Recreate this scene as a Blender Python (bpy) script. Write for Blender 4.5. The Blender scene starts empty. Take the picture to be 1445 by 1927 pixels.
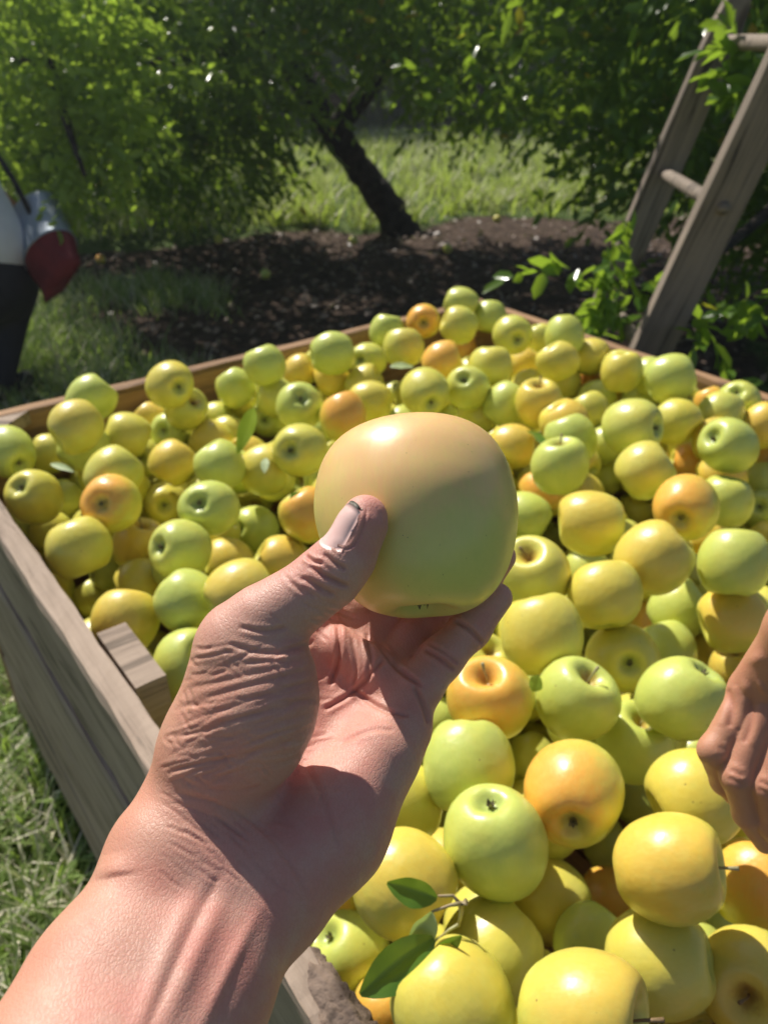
import bpy, bmesh, math, random
import numpy as np
from mathutils import Vector, Matrix
random.seed(5); RNG = np.random.default_rng(5)
S = bpy.context.scene
C = S.collection

# ---------------------------------------------------------------- camera
PITCH = math.radians(30.9); FPX = 1500.0; CX, CY = 722.5, 963.5; CAMZ = 1.25
cam = bpy.data.cameras.new('camera'); camo = bpy.data.objects.new('camera', cam); C.objects.link(camo)
camo.location = (0, 0, CAMZ); camo.rotation_euler = (math.pi/2 - PITCH, 0, 0)
cam.sensor_fit = 'VERTICAL'; cam.sensor_height = 7.0; cam.sensor_width = 7.0*1445/1927
cam.lens = 7.0*FPX/1927
cam.clip_start = .02; cam.clip_end = 500
cam.dof.use_dof = True; cam.dof.focus_distance = .335; cam.dof.aperture_fstop = cam.lens/2.3; cam.dof.aperture_blades = 7
S.camera = camo

# ---------------------------------------------------------------- light
SUN = Vector((-.38, .56, .73)).normalized()
w = bpy.data.worlds.new('World'); S.world = w; w.use_nodes = True
nt = w.node_tree; nt.nodes.clear()
sky = nt.nodes.new('ShaderNodeTexSky'); sky.sky_type = 'NISHITA'; sky.sun_disc = False
sky.sun_elevation = math.asin(SUN.z); sky.sun_rotation = math.atan2(SUN.x, SUN.y)
bg = nt.nodes.new('ShaderNodeBackground'); bg.inputs[1].default_value = .062
wo = nt.nodes.new('ShaderNodeOutputWorld')
nt.links.new(sky.outputs[0], bg.inputs[0]); nt.links.new(bg.outputs[0], wo.inputs[0])
sl = bpy.data.lights.new('sun', 'SUN'); sl.energy = 4.5; sl.angle = math.radians(.53); sl.color = (1, .95, .86)
so = bpy.data.objects.new('sun', sl); C.objects.link(so); so.rotation_euler = SUN.to_track_quat('Z', 'Y').to_euler()
S.view_settings.view_transform = 'Standard'; S.view_settings.look = 'None'
S.view_settings.exposure = 0.38; S.view_settings.gamma = 1.0

# ---------------------------------------------------------------- helpers
FW = np.array([0, math.cos(PITCH), -math.sin(PITCH)]); UP = np.array([0, math.sin(PITCH), math.cos(PITCH)]); RT = np.array([1., 0, 0])
def at(x, y, d):                      # a point d metres in front of the lens
    return np.array([0, 0, CAMZ]) + d*(FW + RT*(x-CX)/FPX + UP*(CY-y)/FPX)
def pix(P):
    v = np.asarray(P) - np.array([0, 0, CAMZ]); d = v@FW
    return CX + FPX*(v@RT)/d, CY - FPX*(v@UP)/d, d
def mesh(name, verts, faces, mat=None, smooth=True):
    me = bpy.data.meshes.new(name); me.from_pydata([tuple(map(float, v)) for v in verts], [], [tuple(f) for f in faces])
    if mat: me.materials.append(mat)
    if smooth: me.polygons.foreach_set('use_smooth', [True]*len(me.polygons))
    me.update(); return me
def mesh_np(name, V, F, mat=None, smooth=True):      # F: (n,k) array of equal-sided faces
    V = np.ascontiguousarray(V, dtype=np.float32); F = np.ascontiguousarray(F, dtype=np.int32); k = F.shape[1]
    me = bpy.data.meshes.new(name); me.vertices.add(len(V)); me.vertices.foreach_set('co', V.ravel())
    me.loops.add(F.size); me.loops.foreach_set('vertex_index', F.ravel())
    me.polygons.add(len(F)); me.polygons.foreach_set('loop_start', np.arange(0, F.size, k, dtype=np.int32))
    me.polygons.foreach_set('loop_total', np.full(len(F), k, dtype=np.int32))
    if smooth: me.polygons.foreach_set('use_smooth', np.ones(len(F), dtype=bool))
    if mat: me.materials.append(mat)
    me.update(calc_edges=True); me.validate(); return me
def obj(name, me, parent=None, loc=None, label=None, cat=None, group=None, kind=None):
    o = bpy.data.objects.new(name, me); C.objects.link(o)
    if parent is not None: o.parent = parent
    if loc is not None: o.location = loc
    if label: o['label'] = label
    if cat: o['category'] = cat
    if group: o['group'] = group
    if kind: o['kind'] = kind
    return o
def empty(name, loc, label, cat, group=None):
    o = obj(name, None, None, loc, label, cat, group); o.empty_display_size = .05; return o

class NT:                              # tiny node builder
    def __init__(s, name):
        s.m = bpy.data.materials.new(name); s.m.use_nodes = True; s.t = s.m.node_tree; s.t.nodes.clear()
        s.out = s.n('ShaderNodeOutputMaterial')
    def n(s, ty, **k):
        nd = s.t.nodes.new(ty)
        for a, b in k.items(): setattr(nd, a, b)
        return nd
    def put(s, sock, v):
        if isinstance(v, bpy.types.NodeSocket): s.t.links.new(v, sock)
        elif v is not None:
            if sock.type == 'RGBA' and not isinstance(v, (int, float)) and len(v) == 3: v = (*v, 1)
            sock.default_value = v
    def math(s, op, a, b=None, c=None, clamp=False):
        nd = s.n('ShaderNodeMath', operation=op); nd.use_clamp = clamp
        for i, v in enumerate((a, b, c)):
            if v is not None: s.put(nd.inputs[i], v)
        return nd.outputs[0]
    def vmath(s, op, a, b=None, scale=None):
        nd = s.n('ShaderNodeVectorMath', operation=op); s.put(nd.inputs[0], a)
        if b is not None: s.put(nd.inputs[1], b)
        if scale is not None: s.put(nd.inputs[3], scale)
        return nd
    def coord(s, k='Object'): return s.n('ShaderNodeTexCoord').outputs[k]
    def mapv(s, v, scale=(1, 1, 1), loc=(0, 0, 0)):
        nd = s.n('ShaderNodeMapping'); s.put(nd.inputs[0], v); nd.inputs[3].default_value = scale; nd.inputs[1].default_value = loc; return nd.outputs[0]
    def noise(s, v, scale, detail=3, rough=.5, out=0, dist=0):
        nd = s.n('ShaderNodeTexNoise'); s.put(nd.inputs['Vector'], v); s.put(nd.inputs['Scale'], scale)
        nd.inputs['Detail'].default_value = detail; nd.inputs['Roughness'].default_value = rough; nd.inputs['Distortion'].default_value = dist
        return nd.outputs[out]
    def voro(s, v, scale, feature='F1', out='Distance'):
        nd = s.n('ShaderNodeTexVoronoi', feature=feature); s.put(nd.inputs['Vector'], v); s.put(nd.inputs['Scale'], scale); return nd.outputs[out]
    def ramp(s, v, pts):
        nd = s.n('ShaderNodeValToRGB'); s.put(nd.inputs[0], v); e = nd.color_ramp.elements
        while len(e) < len(pts): e.new(.5)
        for el, (p, c) in zip(e, pts):
            el.position = p; el.color = (*c, 1) if not isinstance(c, (int, float)) else (c, c, c, 1)
        return nd.outputs[0]
    def mr(s, v, a, b, c=0., d=1.):
        nd = s.n('ShaderNodeMapRange'); nd.interpolation_type = 'SMOOTHSTEP'
        for i, q in enumerate((v, a, b, c, d)): s.put(nd.inputs[i], q)
        return nd.outputs[0]
    def mix(s, f, a, b, blend='MIX'):
        nd = s.n('ShaderNodeMix', data_type='RGBA', blend_type=blend); s.put(nd.inputs[0], f); s.put(nd.inputs[6], a); s.put(nd.inputs[7], b); return nd.outputs[2]
    def attr(s, name, ty='OBJECT', out='Fac'):
        return s.n('ShaderNodeAttribute', attribute_type=ty, attribute_name=name).outputs[out]
    def bump(s, h, strength=.3, dist=.001):
        nd = s.n('ShaderNodeBump'); s.put(nd.inputs['Height'], h); nd.inputs['Strength'].default_value = strength; nd.inputs['Distance'].default_value = dist; return nd.outputs[0]
    def bsdf(s, **k):
        b = s.n('ShaderNodeBsdfPrincipled')
        for a, v in k.items(): s.put(b.inputs[a.replace('_', ' ')], v)
        return b
    def done(s, sh): s.t.links.new(sh, s.out.inputs[0]); return s.m
    def rand(s): return s.n('ShaderNodeObjectInfo').outputs['Random']

# ---------------------------------------------------------------- materials
def m_apple(name='apple_skin', big=False):
    k = NT(name); co = k.coord(); rnd = k.rand()
    off = k.vmath('SCALE', k.vmath('ADD', (1, 2, 3), rnd).outputs[0], scale=k.math('MULTIPLY', rnd, 37.)).outputs[0]
    cv = k.vmath('ADD', co, off).outputs[0]
    tint, blush, bdir = k.attr('tint'), k.attr('blush'), k.attr('blush_dir', out='Vector')
    n1 = k.noise(cv, 1.3, 3); n2 = k.noise(cv, 7, 4, .6)
    t = k.math('ADD', tint, k.math('MULTIPLY', k.math('SUBTRACT', n1, .5), 1.1), clamp=True)
    base = k.mix(t, (.66, .66, .17), (.77, .67, .20)) if big else k.mix(t, (.55, .62, .135), (.76, .64, .08))
    nrm = k.vmath('NORMALIZE', co).outputs[0]
    bd = k.vmath('DOT_PRODUCT', nrm, bdir).outputs['Value']
    bd = k.math('ADD', bd, k.math('MULTIPLY', k.math('SUBTRACT', k.noise(cv, 2.2, 4, .6), .5), .9))
    bm = k.math('MULTIPLY', k.mr(bd, -.15, .85), blush)
    base = k.mix(bm, base, (.90, .50, .24) if big else (.90, .43, .07))
    # fine vertical streaks and mottling
    st = k.noise(k.mapv(cv, (9, 9, 1.6)), 2.6, 3)
    base = k.mix(k.mr(st, .35, .75, 0, .14), base, (.84, .74, .20))
    base = k.mix(k.mr(n2, .45, .8, 0, .22), base, (.56, .58, .12))
    sep = k.n('ShaderNodeSeparateXYZ'); k.put(sep.inputs[0], co)
    rad = k.math('POWER', k.math('ADD', k.math('POWER', sep.outputs[0], 2.), k.math('POWER', sep.outputs[1], 2.)), .5)
    # russet in the stem bowl, pale green in the calyx basin
    ru = k.math('MULTIPLY', k.mr(k.math('ADD', rad, k.math('MULTIPLY', k.math('SUBTRACT', k.noise(cv, 5, 4, .7), .5), .45)), .34, .06), k.mr(sep.outputs[2], .2, .5))
    base = k.mix(k.math('MULTIPLY', ru, .8), base, (.42, .22, .04))
    cg = k.math('MULTIPLY', k.mr(rad, .42, .12), k.mr(sep.outputs[2], -.2, -.5))
    base = k.mix(k.math('MULTIPLY', cg, .55), base, (.33, .42, .12))
    vd = k.n('ShaderNodeTexVoronoi', feature='F1'); k.put(vd.inputs['Vector'], cv); vd.inputs['Scale'].default_value = 13 if big else 9
    sel = k.math('GREATER_THAN', k.n('ShaderNodeSeparateColor').outputs[0], .5)
    sc = k.n('ShaderNodeSeparateColor'); k.put(sc.inputs[0], vd.outputs['Color'])
    dots = k.math('MULTIPLY', k.mr(vd.outputs['Distance'], .075, .035), k.math('GREATER_THAN', sc.outputs[0], .62))
    base = k.mix(k.math('MULTIPLY', dots, .9 if big else .65), base, (.16, .10, .03))
    # the odd bruise or scab
    br = k.math('MULTIPLY', k.mr(k.voro(cv, 2.2), .06, .025), k.math('GREATER_THAN', k.math('FRACT', k.math('MULTIPLY', rnd, 7.3)), .45))
    base = k.mix(k.math('MULTIPLY', br, .75), base, (.20, .11, .03))
    bmp = k.bump(k.math('ADD', k.math('MULTIPLY', k.noise(cv, 30, 3), .06), k.noise(cv, 3.0, 2)), .008 if big else .045, .03)
    b = k.bsdf(Base_Color=base, Roughness=k.mr(n2, .3, .8, .30, .46), Subsurface_Weight=.22, Subsurface_Scale=.01,
               Subsurface_Radius=(1., .7, .12), Coat_Weight=.22, Coat_Roughness=.34, Specular_IOR_Level=.5, Normal=bmp)
    return k.done(b.outputs[0])
def m_skin(name, base, red, shine=.47):
    k = NT(name); co = k.coord()
    n = k.noise(co, 38, 4, .6); n2 = k.noise(co, 14, 3)
    c = k.mix(k.mr(n, .35, .65), base, red); c = k.mix(k.mr(n2, .45, .8, 0, .5), c, (red[0]*.92, red[1]*.75, red[2]*.75))
    tan = k.attr('tan', 'GEOMETRY'); c = k.mix(tan, c, (.58, .285, .165))
    pal = k.attr('crease', 'GEOMETRY'); c = k.mix(k.math('MULTIPLY', pal, .42), c, (.42, .15, .10))  # crease lines darkened in the colour, in place of deeper shaded folds
    spot = k.mr(k.voro(co, 60), .10, .03); c = k.mix(k.math('MULTIPLY', spot, .28), c, (.40, .13, .07))
    wv = k.voro(k.mapv(co, (1, 1, 1)), 1300, 'DISTANCE_TO_EDGE')
    wn = k.vmath('ADD', co, k.vmath('SCALE', k.noise(co, 90, 3, out=1), scale=.006).outputs[0]).outputs[0]
    w2 = k.voro(k.mapv(wn, (1, .5, .5)), 850, 'DISTANCE_TO_EDGE')
    h = k.math('ADD', k.math('MULTIPLY', k.mr(w2, 0, .22), .7), k.math('MULTIPLY', k.mr(wv, 0, .2), .4))
    h = k.math('ADD', h, k.math('MULTIPLY', k.noise(co, 1500, 3), .3))
    bmp = k.bump(h, .34, .0003)
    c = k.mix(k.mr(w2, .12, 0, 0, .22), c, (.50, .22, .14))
    b = k.bsdf(Base_Color=c, Roughness=k.mr(n, .3, .8, shine-.05, shine+.1), Subsurface_Weight=.25, Subsurface_Scale=.006,
               Subsurface_Radius=(1., .32, .16), Specular_IOR_Level=.42, Normal=bmp)
    return k.done(b.outputs[0])
def m_plain(name, col, rough=.6, col2=None, scale=20, spec=.5, metal=0., bump=0., bd=.001):
    k = NT(name); co = k.coord()
    n = k.noise(co, scale, 4, .6)
    c = k.mix(k.mr(n, .3, .7), col, col2 or tuple(x*.75 for x in col))
    b = k.bsdf(Base_Color=c, Roughness=rough, Specular_IOR_Level=spec, Metallic=metal, Normal=k.bump(n, bump, bd) if bump else None)
    return k.done(b.outputs[0])
def m_wood(name, a=(.40, .305, .235), b_=(.27, .20, .15), dark=(.10, .075, .055)):
    k = NT(name); co = k.coord(); r = k.rand()
    cv = k.vmath('ADD', co, k.vmath('SCALE', (3.1, 1.7, 2.3), scale=k.math('MULTIPLY', r, 9.)).outputs[0]).outputs[0]
    g = k.noise(k.mapv(cv, (1.2, 22, 22)), 2.2, 5, .65, dist=.6)
    g2 = k.noise(k.mapv(cv, (2.5, 90, 90)), 2.0, 4, .7)
    lg = k.noise(cv, 3.5, 3)
    c = k.mix(k.mr(g, .35, .65), a, b_)
    c = k.mix(k.mr(g, .56, .64, 0, .9), c, dark)
    c = k.mix(k.mr(g2, .5, .75, 0, .45), c, dark)
    c = k.mix(k.mr(lg, .4, .7, 0, .45), c, tuple(x*1.25 for x in a))
    saw = k.noise(k.mapv(cv, (60, 3, 3)), 3, 2); c = k.mix(k.mr(saw, .5, .8, 0, .22), c, b_)
    kn = k.mr(k.voro(k.mapv(cv, (3.2, 9, 9)), 1.0), .16, .05); c = k.mix(k.math('MULTIPLY', kn, .75), c, (.07, .045, .03))
    h = k.math('ADD', k.math('MULTIPLY', g, -1.), k.math('MULTIPLY', g2, -.5))
    b = k.bsdf(Base_Color=c, Roughness=.78, Specular_IOR_Level=.3, Normal=k.bump(h, .7, .003))
    return k.done(b.outputs[0])
def m_leaf(name, a, b_, trans=.45, rough=.32, yellow=0.0):
    k = NT(name); g = k.n('ShaderNodeNewGeometry'); ri = g.outputs['Random Per Island']; rr = k.rand()
    r = k.math('FRACT', k.math('ADD', ri, rr))
    n = k.noise(g.outputs['Position'], 2.3, 2)
    c = k.mix(k.math('MULTIPLY', k.math('ADD', r, n), .5), a, b_)
    if yellow: c = k.mix(k.math('GREATER_THAN', r, 1-yellow), c, (.55, .32, .03))
    b = k.bsdf(Base_Color=c, Roughness=rough, Specular_IOR_Level=.5)
    t = k.n('ShaderNodeBsdfTranslucent'); k.put(t.inputs[0], k.mix(.6, c, (.42, .60, .04)))
    m = k.n('ShaderNodeMixShader'); m.inputs[0].default_value = trans
    k.t.links.new(b.outputs[0], m.inputs[1]); k.t.links.new(t.outputs[0], m.inputs[2])
    return k.done(m.outputs[0])
M = {}
M['apple'] = m_apple(); M['big'] = m_apple('held_apple_skin', True)
M['skin'] = m_skin('light_skin', (.64, .36, .28), (.64, .285, .225)); M['tan'] = m_skin('tanned_skin', (.52, .245, .155), (.50, .20, .14))
M['nail'] = m_plain('fingernail', (.84, .56, .50), .34, (.80, .50, .44), 200, .6)
M['dirt'] = m_plain('nail_rim', (.42, .38, .30), .5, (.09, .07, .05), 700)
M['stem'] = m_plain('apple_stem', (.30, .20, .09), .6, (.16, .10, .05), 60, bump=.3)
M['stemg'] = m_plain('green_stem', (.42, .42, .20), .6, (.30, .22, .12), 60, bump=.3)
M['calyx'] = m_plain('dry_calyx', (.24, .21, .11), .8, (.08, .065, .035), 3)
M['wood'] = m_wood('weathered_board'); M['woodin'] = m_wood('brown_board', (.36, .21, .11), (.24, .14, .08), (.09, .055, .03))
M['ladder'] = m_wood('grey_ladder_wood', (.27, .215, .17), (.17, .135, .108), (.045, .037, .03))
M['rot'] = m_plain('rotten_wood', (.24, .175, .135), .9, (.07, .05, .04), 30, .2, bump=1., bd=.01)
M['bark'] = m_plain('bark', (.055, .045, .036), .9, (.018, .015, .012), 14, .2, bump=1., bd=.03)
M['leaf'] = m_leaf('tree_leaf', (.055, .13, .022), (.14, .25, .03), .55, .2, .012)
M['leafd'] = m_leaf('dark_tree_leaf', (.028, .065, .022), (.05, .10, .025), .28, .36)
M['leafb'] = m_leaf('sun_bright_leaf', (.24, .36, .05), (.38, .48, .09), .6, .22)  # leaf green brightened: sunlit glow put into the colour; also bright loose leaves
M['leafn'] = m_leaf('picked_leaf', (.07, .16, .022), (.10, .21, .03), .3, .3)
M['leafp'] = m_leaf('pale_leaf_underside', (.40, .50, .24), (.46, .55, .28), .25, .6)
M['grass'] = m_leaf('grass_blade', (.18, .30, .07), (.36, .44, .17), .4, .38)
M['straw'] = m_leaf('dry_grass_blade', (.58, .52, .36), (.82, .77, .62), .25, .5)
M['meadow'] = m_leaf('meadow_blade', (.30, .36, .07), (.46, .48, .16), .55, .45)
M['litter'] = m_leaf('fallen_leaf', (.10, .065, .045), (.42, .30, .24), .1, .5)
M['shirt'] = m_plain('white_cotton', (.74, .76, .80), .9, (.66, .68, .72), 9)
M['denim'] = m_plain('dark_trousers', (.02, .022, .03), .9)
M['metal'] = m_plain('bucket_metal', (.38, .43, .50), .42, (.30, .35, .42), 8, metal=.35)
M['canvas'] = m_plain('red_canvas', (.19, .018, .022), .9, (.12, .010, .014), 14, bump=.4, bd=.01)
M['strap'] = m_plain('black_strap', (.015, .015, .018), .8)
M['hair'] = m_plain('dark_hair', (.03, .02, .015), .6, bump=.6, bd=.01)
APPLES = """
-593 1131 683 400 g c -69 69 21
-506 1283 710 396 g - 65 50 57
-477 1130 729 403 b - -65 -69 -32
-493 1176 669 395 g - 47 71 52
-591 1256 617 349 y - 89 35 30
-435 1225 668 386 y - 88 18 -44
-362 1270 741 396 y c -62 76 -20
-438 1376 628 316 b - -65 13 74
-352 1310 680 369 y s 67 -41 62
-391 1330 625 365 g c 15 85 -51
-437 1278 598 375 y c -29 85 -43
-339 1143 658 381 b - -47 -60 -64
-396 1030 698 393 y - 56 66 50
-527 1043 653 398 y c 15 59 -80
-558 1211 545 391 y - -45 -59 -67
-378 955 692 402 o c 3 86 -50
-366 1156 574 373 y c -17 88 -45
-236 924 703 389 g c 15 73 -67
-205 1062 582 373 g c 52 72 -46
-261 853 683 384 g c 57 63 -54
-365 998 597 390 b s 25 8 97
-405 885 666 415 y - 37 -36 -85
-563 1142 529 341 y - 96 14 -23
-351 931 573 357 y - -90 -42 -10
-487 1079 432 351 y - -58 35 73
-314 765 638 401 b - 4 75 66
-235 760 671 383 g - 69 -46 -57
-224 954 590 374 b - -93 -13 33
-163 731 703 389 b - 80 57 19
-142 916 620 378 b - -86 0 51
-225 688 637 379 g s 68 -30 67
-404 1092 312 324 y - -40 -77 -49
-139 1086 493 361 g - 82 -37 -44
-183 1088 674 389 y - 98 9 18
-125 1066 719 402 y c 30 85 -42
-243 1050 701 386 g - -55 27 79
-314 1309 617 377 b - 79 0 -62
-105 942 681 383 o - -49 18 85
-223 1362 437 374 o - 48 69 54
-190 1303 439 327 y - -97 11 22
-328 1429 604 346 y - 94 10 31
-285 1433 670 364 g - 55 -17 -82
-282 1479 617 365 y c -15 59 -80
-218 1393 730 382 g - -34 19 92
-170 1525 667 341 b - 85 12 52
-100 1466 726 410 g - 96 27 7
-231 1521 632 348 g c 27 85 -45
-205 1407 660 375 g - -93 -21 31
-186 1568 621 328 g - -5 -51 -86
-142 1247 712 400 g c -15 71 -69
-228 1438 601 352 g c 6 91 -41
-103 1506 661 384 b - 92 24 31
-105 1623 595 364 g - 78 -39 -48
-113 1553 601 364 y - 35 -48 -81
-39 1467 662 381 y - 82 0 58
-67 1208 709 396 o - -27 48 83
-24 1330 684 384 y - -99 16 -2
-35 1629 654 381 y c 48 82 -30
5 1707 692 371 g - 20 21 96
39 1522 718 405 y - -4 54 84
89 1765 695 385 o c 5 98 -20
179 1840 714 384 g - 92 -26 -30
163 1691 709 395 y - -92 11 37
248 1838 683 381 g - -5 -50 -87
265 1598 719 407 y c -15 99 -6
110 1432 718 405 o - 90 4 42
185 1843 599 375 o - 5 49 87
197 1407 722 410 y - -5 -32 -95
304 1651 634 379 b - -50 -12 -86
71 1293 719 407 y c -26 95 15
149 1337 709 390 g c 29 66 -70
174 1363 643 389 y - 21 -22 -95
216 1316 685 386 g - 59 29 75
125 1576 541 368 g - 62 26 75
346 1717 668 341 y - 25 -17 -95
367 1577 724 402 g - 1 -53 -85
339 1484 703 388 y - -65 23 73
427 1583 677 385 y - 91 -39 13
449 1431 702 388 y - 1 28 96
498 1313 735 422 g - 92 1 39
441 1600 615 292 o - -67 -28 -69
376 1570 623 378 y - -100 1 1
265 1263 710 404 b s -8 -4 100
430 1504 618 378 g - -77 -19 -61
514 1491 621 357 g - 85 -34 40
483 1544 603 302 b - -88 17 -44
380 1364 650 381 y - -42 52 74
296 1192 705 394 b - -61 28 74
289 1117 711 386 g - -40 43 81
371 1086 746 432 g c -73 62 -29
489 1227 693 384 y - 72 -63 -28
567 1422 649 367 g c -18 81 -56
252 1017 718 406 g s -7 17 98
367 993 723 411 y - 82 3 57
538 1245 604 376 o - 96 -24 -13
515 1076 722 409 g c 84 27 -47
632 1322 688 374 g c 44 49 -75
582 1270 690 377 g - -36 -45 -82
604 1374 665 278 o - 35 -41 -84
651 1254 672 377 b - 55 8 83
548 1145 636 379 b - 93 -6 37
504 1019 658 381 g - -12 -30 -95
389 886 726 413 o c 47 88 -11
665 1224 578 352 g - 1 -59 -81
642 1163 554 361 g c 50 55 -68
687 1278 598 286 o - 17 -63 -76
467 1280 483 360 y - 60 18 78
258 848 726 413 b - -99 13 -7
313 765 730 418 b - -73 -10 -68
405 762 725 400 g - 8 59 80
624 1101 535 331 y - -51 73 45
252 1119 618 378 o - -22 64 74
213 1032 624 378 g - -84 41 34
318 1297 413 340 g - -45 -39 -80
171 744 721 408 y s -33 -18 93
245 711 717 392 y - 2 77 63
393 845 591 387 g - 74 6 67
418 754 649 395 b - -94 -6 -33
386 889 531 381 o - 57 49 66
162 639 722 409 y - 22 -60 -77
350 1052 383 341 g - 82 -43 -39
268 684 649 395 y c 8 84 -54
363 783 577 345 g - -26 75 61
447 824 532 372 b - -45 79 42
449 760 562 366 b s -33 16 93
284 561 708 390 g c -51 -13 -85
185 563 703 389 g s 24 -6 97
101 559 708 395 o s -20 -8 98
56 691 537 368 g - -75 38 55
251 567 640 384 g s 10 3 99
338 719 371 338 g - 71 -61 -36
74 486 701 386 g - -3 -73 -69
180 697 470 358 g - 20 -77 -61
155 442 718 406 o c 22 97 -15
86 401 713 400 g c 13 -21 -97
260 450 703 388 y - -91 -23 -33
417 751 416 348 g - -82 7 -57
212 372 720 394 b s 85 -31 44
332 438 603 376 o - -19 -65 -74
207 340 652 386 y - -89 25 -39
279 338 629 392 b s -44 -70 56
127 272 711 398 b s 87 -31 39
302 420 356 335 y - 78 54 31
47 290 687 402 y - -69 56 46
82 348 652 382 y - -73 -56 -40
165 488 501 400 y - -84 54 -4
191 429 528 322 g - 64 61 46
16 370 703 388 b - -86 45 26
12 479 660 383 y - -99 -10 13
-44 596 409 282 y s 53 1 85
-61 536 418 348 o - -99 0 -14
-36 457 458 408 g c 52 -9 -85
-1 400 468 285 o s 0 44 90
67 701 361 336 g - 45 51 74
289 668 345 332 g - 88 19 44
264 565 389 342 o - 88 -38 29
212 1188 665 382 b - 99 -15 1
258 1394 512 364 y - 71 18 68
411 1312 544 369 g - 28 48 83
406 642 370 338 y - -94 -7 -34
376 1332 408 354 g - 1 68 73
-23 1409 569 372 y - 10 -46 -88
40 1444 586 374 g - -82 36 45
-295 1374 602 324 y - 98 -9 -15
-147 987 479 359 y - 54 51 66
-15 653 397 391 y - -97 -17 15
"""
FILL = """
-127 519 523 356
-210 622 565 384
-58 553 565 355
-130 513 400 365
-138 599 550 357
-131 667 573 382
-189 595 498 389
-4 716 569 371
-82 447 400 342
-74 710 558 369
-88 819 559 395
-340 795 532 397
-56 622 550 366
63 744 582 352
117 855 579 398
18 906 617 380
-40 953 636 368
143 986 600 387
50 815 573 397
-19 786 568 365
-76 884 586 346
147 1035 655 361
433 641 579 370
-555 1075 450 377
-138 745 553 382
73 962 607 361
-12 859 567 384
-332 778 460 358
-151 543 462 375
-88 576 506 369
49 1049 614 369
46 1206 621 402
-242 719 518 360
-285 722 460 394
407 573 515 377
-195 769 519 345
409 640 516 331
-79 1117 612 386
-152 836 531 341
113 1090 625 375
-418 893 495 371
-21 1167 610 366
-105 585 400 358
-613 1147 455 362
122 777 560 380
-13 658 505 379
-627 1168 522 377
171 1134 635 378
117 928 563 371
-17 1075 600 368
-173 689 514 399
-103 653 508 357
54 887 558 358
-29 933 568 371
-213 622 435 362
-211 843 583 378
-87 1309 573 367
38 1118 610 343
-249 667 400 346
-235 651 503 361
-35 724 501 356
-173 570 400 370
150 1213 624 360
-216 833 513 347
8 992 600 365
100 1263 608 364
-385 851 446 382
41 1373 573 378
108 1160 614 352
46 445 459 388
-453 1088 491 361
404 1301 614 358
287 925 596 362
-117 1181 608 380
-312 750 400 348
468 790 445 370
354 463 484 357
-276 782 497 339
170 547 545 363
96 453 515 383
-231 1233 547 369
-586 1112 400 365
-452 940 450 388
459 690 528 407
189 916 562 377
-180 1147 625 350
-420 897 400 376
303 1577 611 373
-242 1273 605 364
343 1198 565 383
204 724 573 371
169 1433 582 385
555 1209 665 376
-486 982 400 367
118 1509 518 370
210 778 455 364
-256 1017 606 365
442 954 569 381
511 1055 567 345
516 1458 684 370
347 1263 596 361
-3 775 451 376
-655 1206 400 380
57 397 532 353
-84 1130 494 365
181 819 568 369
-426 1150 614 367
-48 792 503 371
220 643 590 391
365 1057 563 381
-129 610 460 370
-167 905 482 373
29 758 517 399
266 398 549 378
273 411 480 352
78 1088 561 374
-68 1087 547 362
33 745 400 370
-46 1022 564 362
67 560 455 355
-290 922 606 358
23 1669 550 385
167 629 458 362
-125 1358 607 362
63 1611 579 396
-248 1183 620 381
182 766 518 377
304 1322 592 404
148 1054 571 372
298 639 577 397
-502 1237 587 373
170 1278 602 376
129 383 520 407
187 985 542 359
"""
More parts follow.
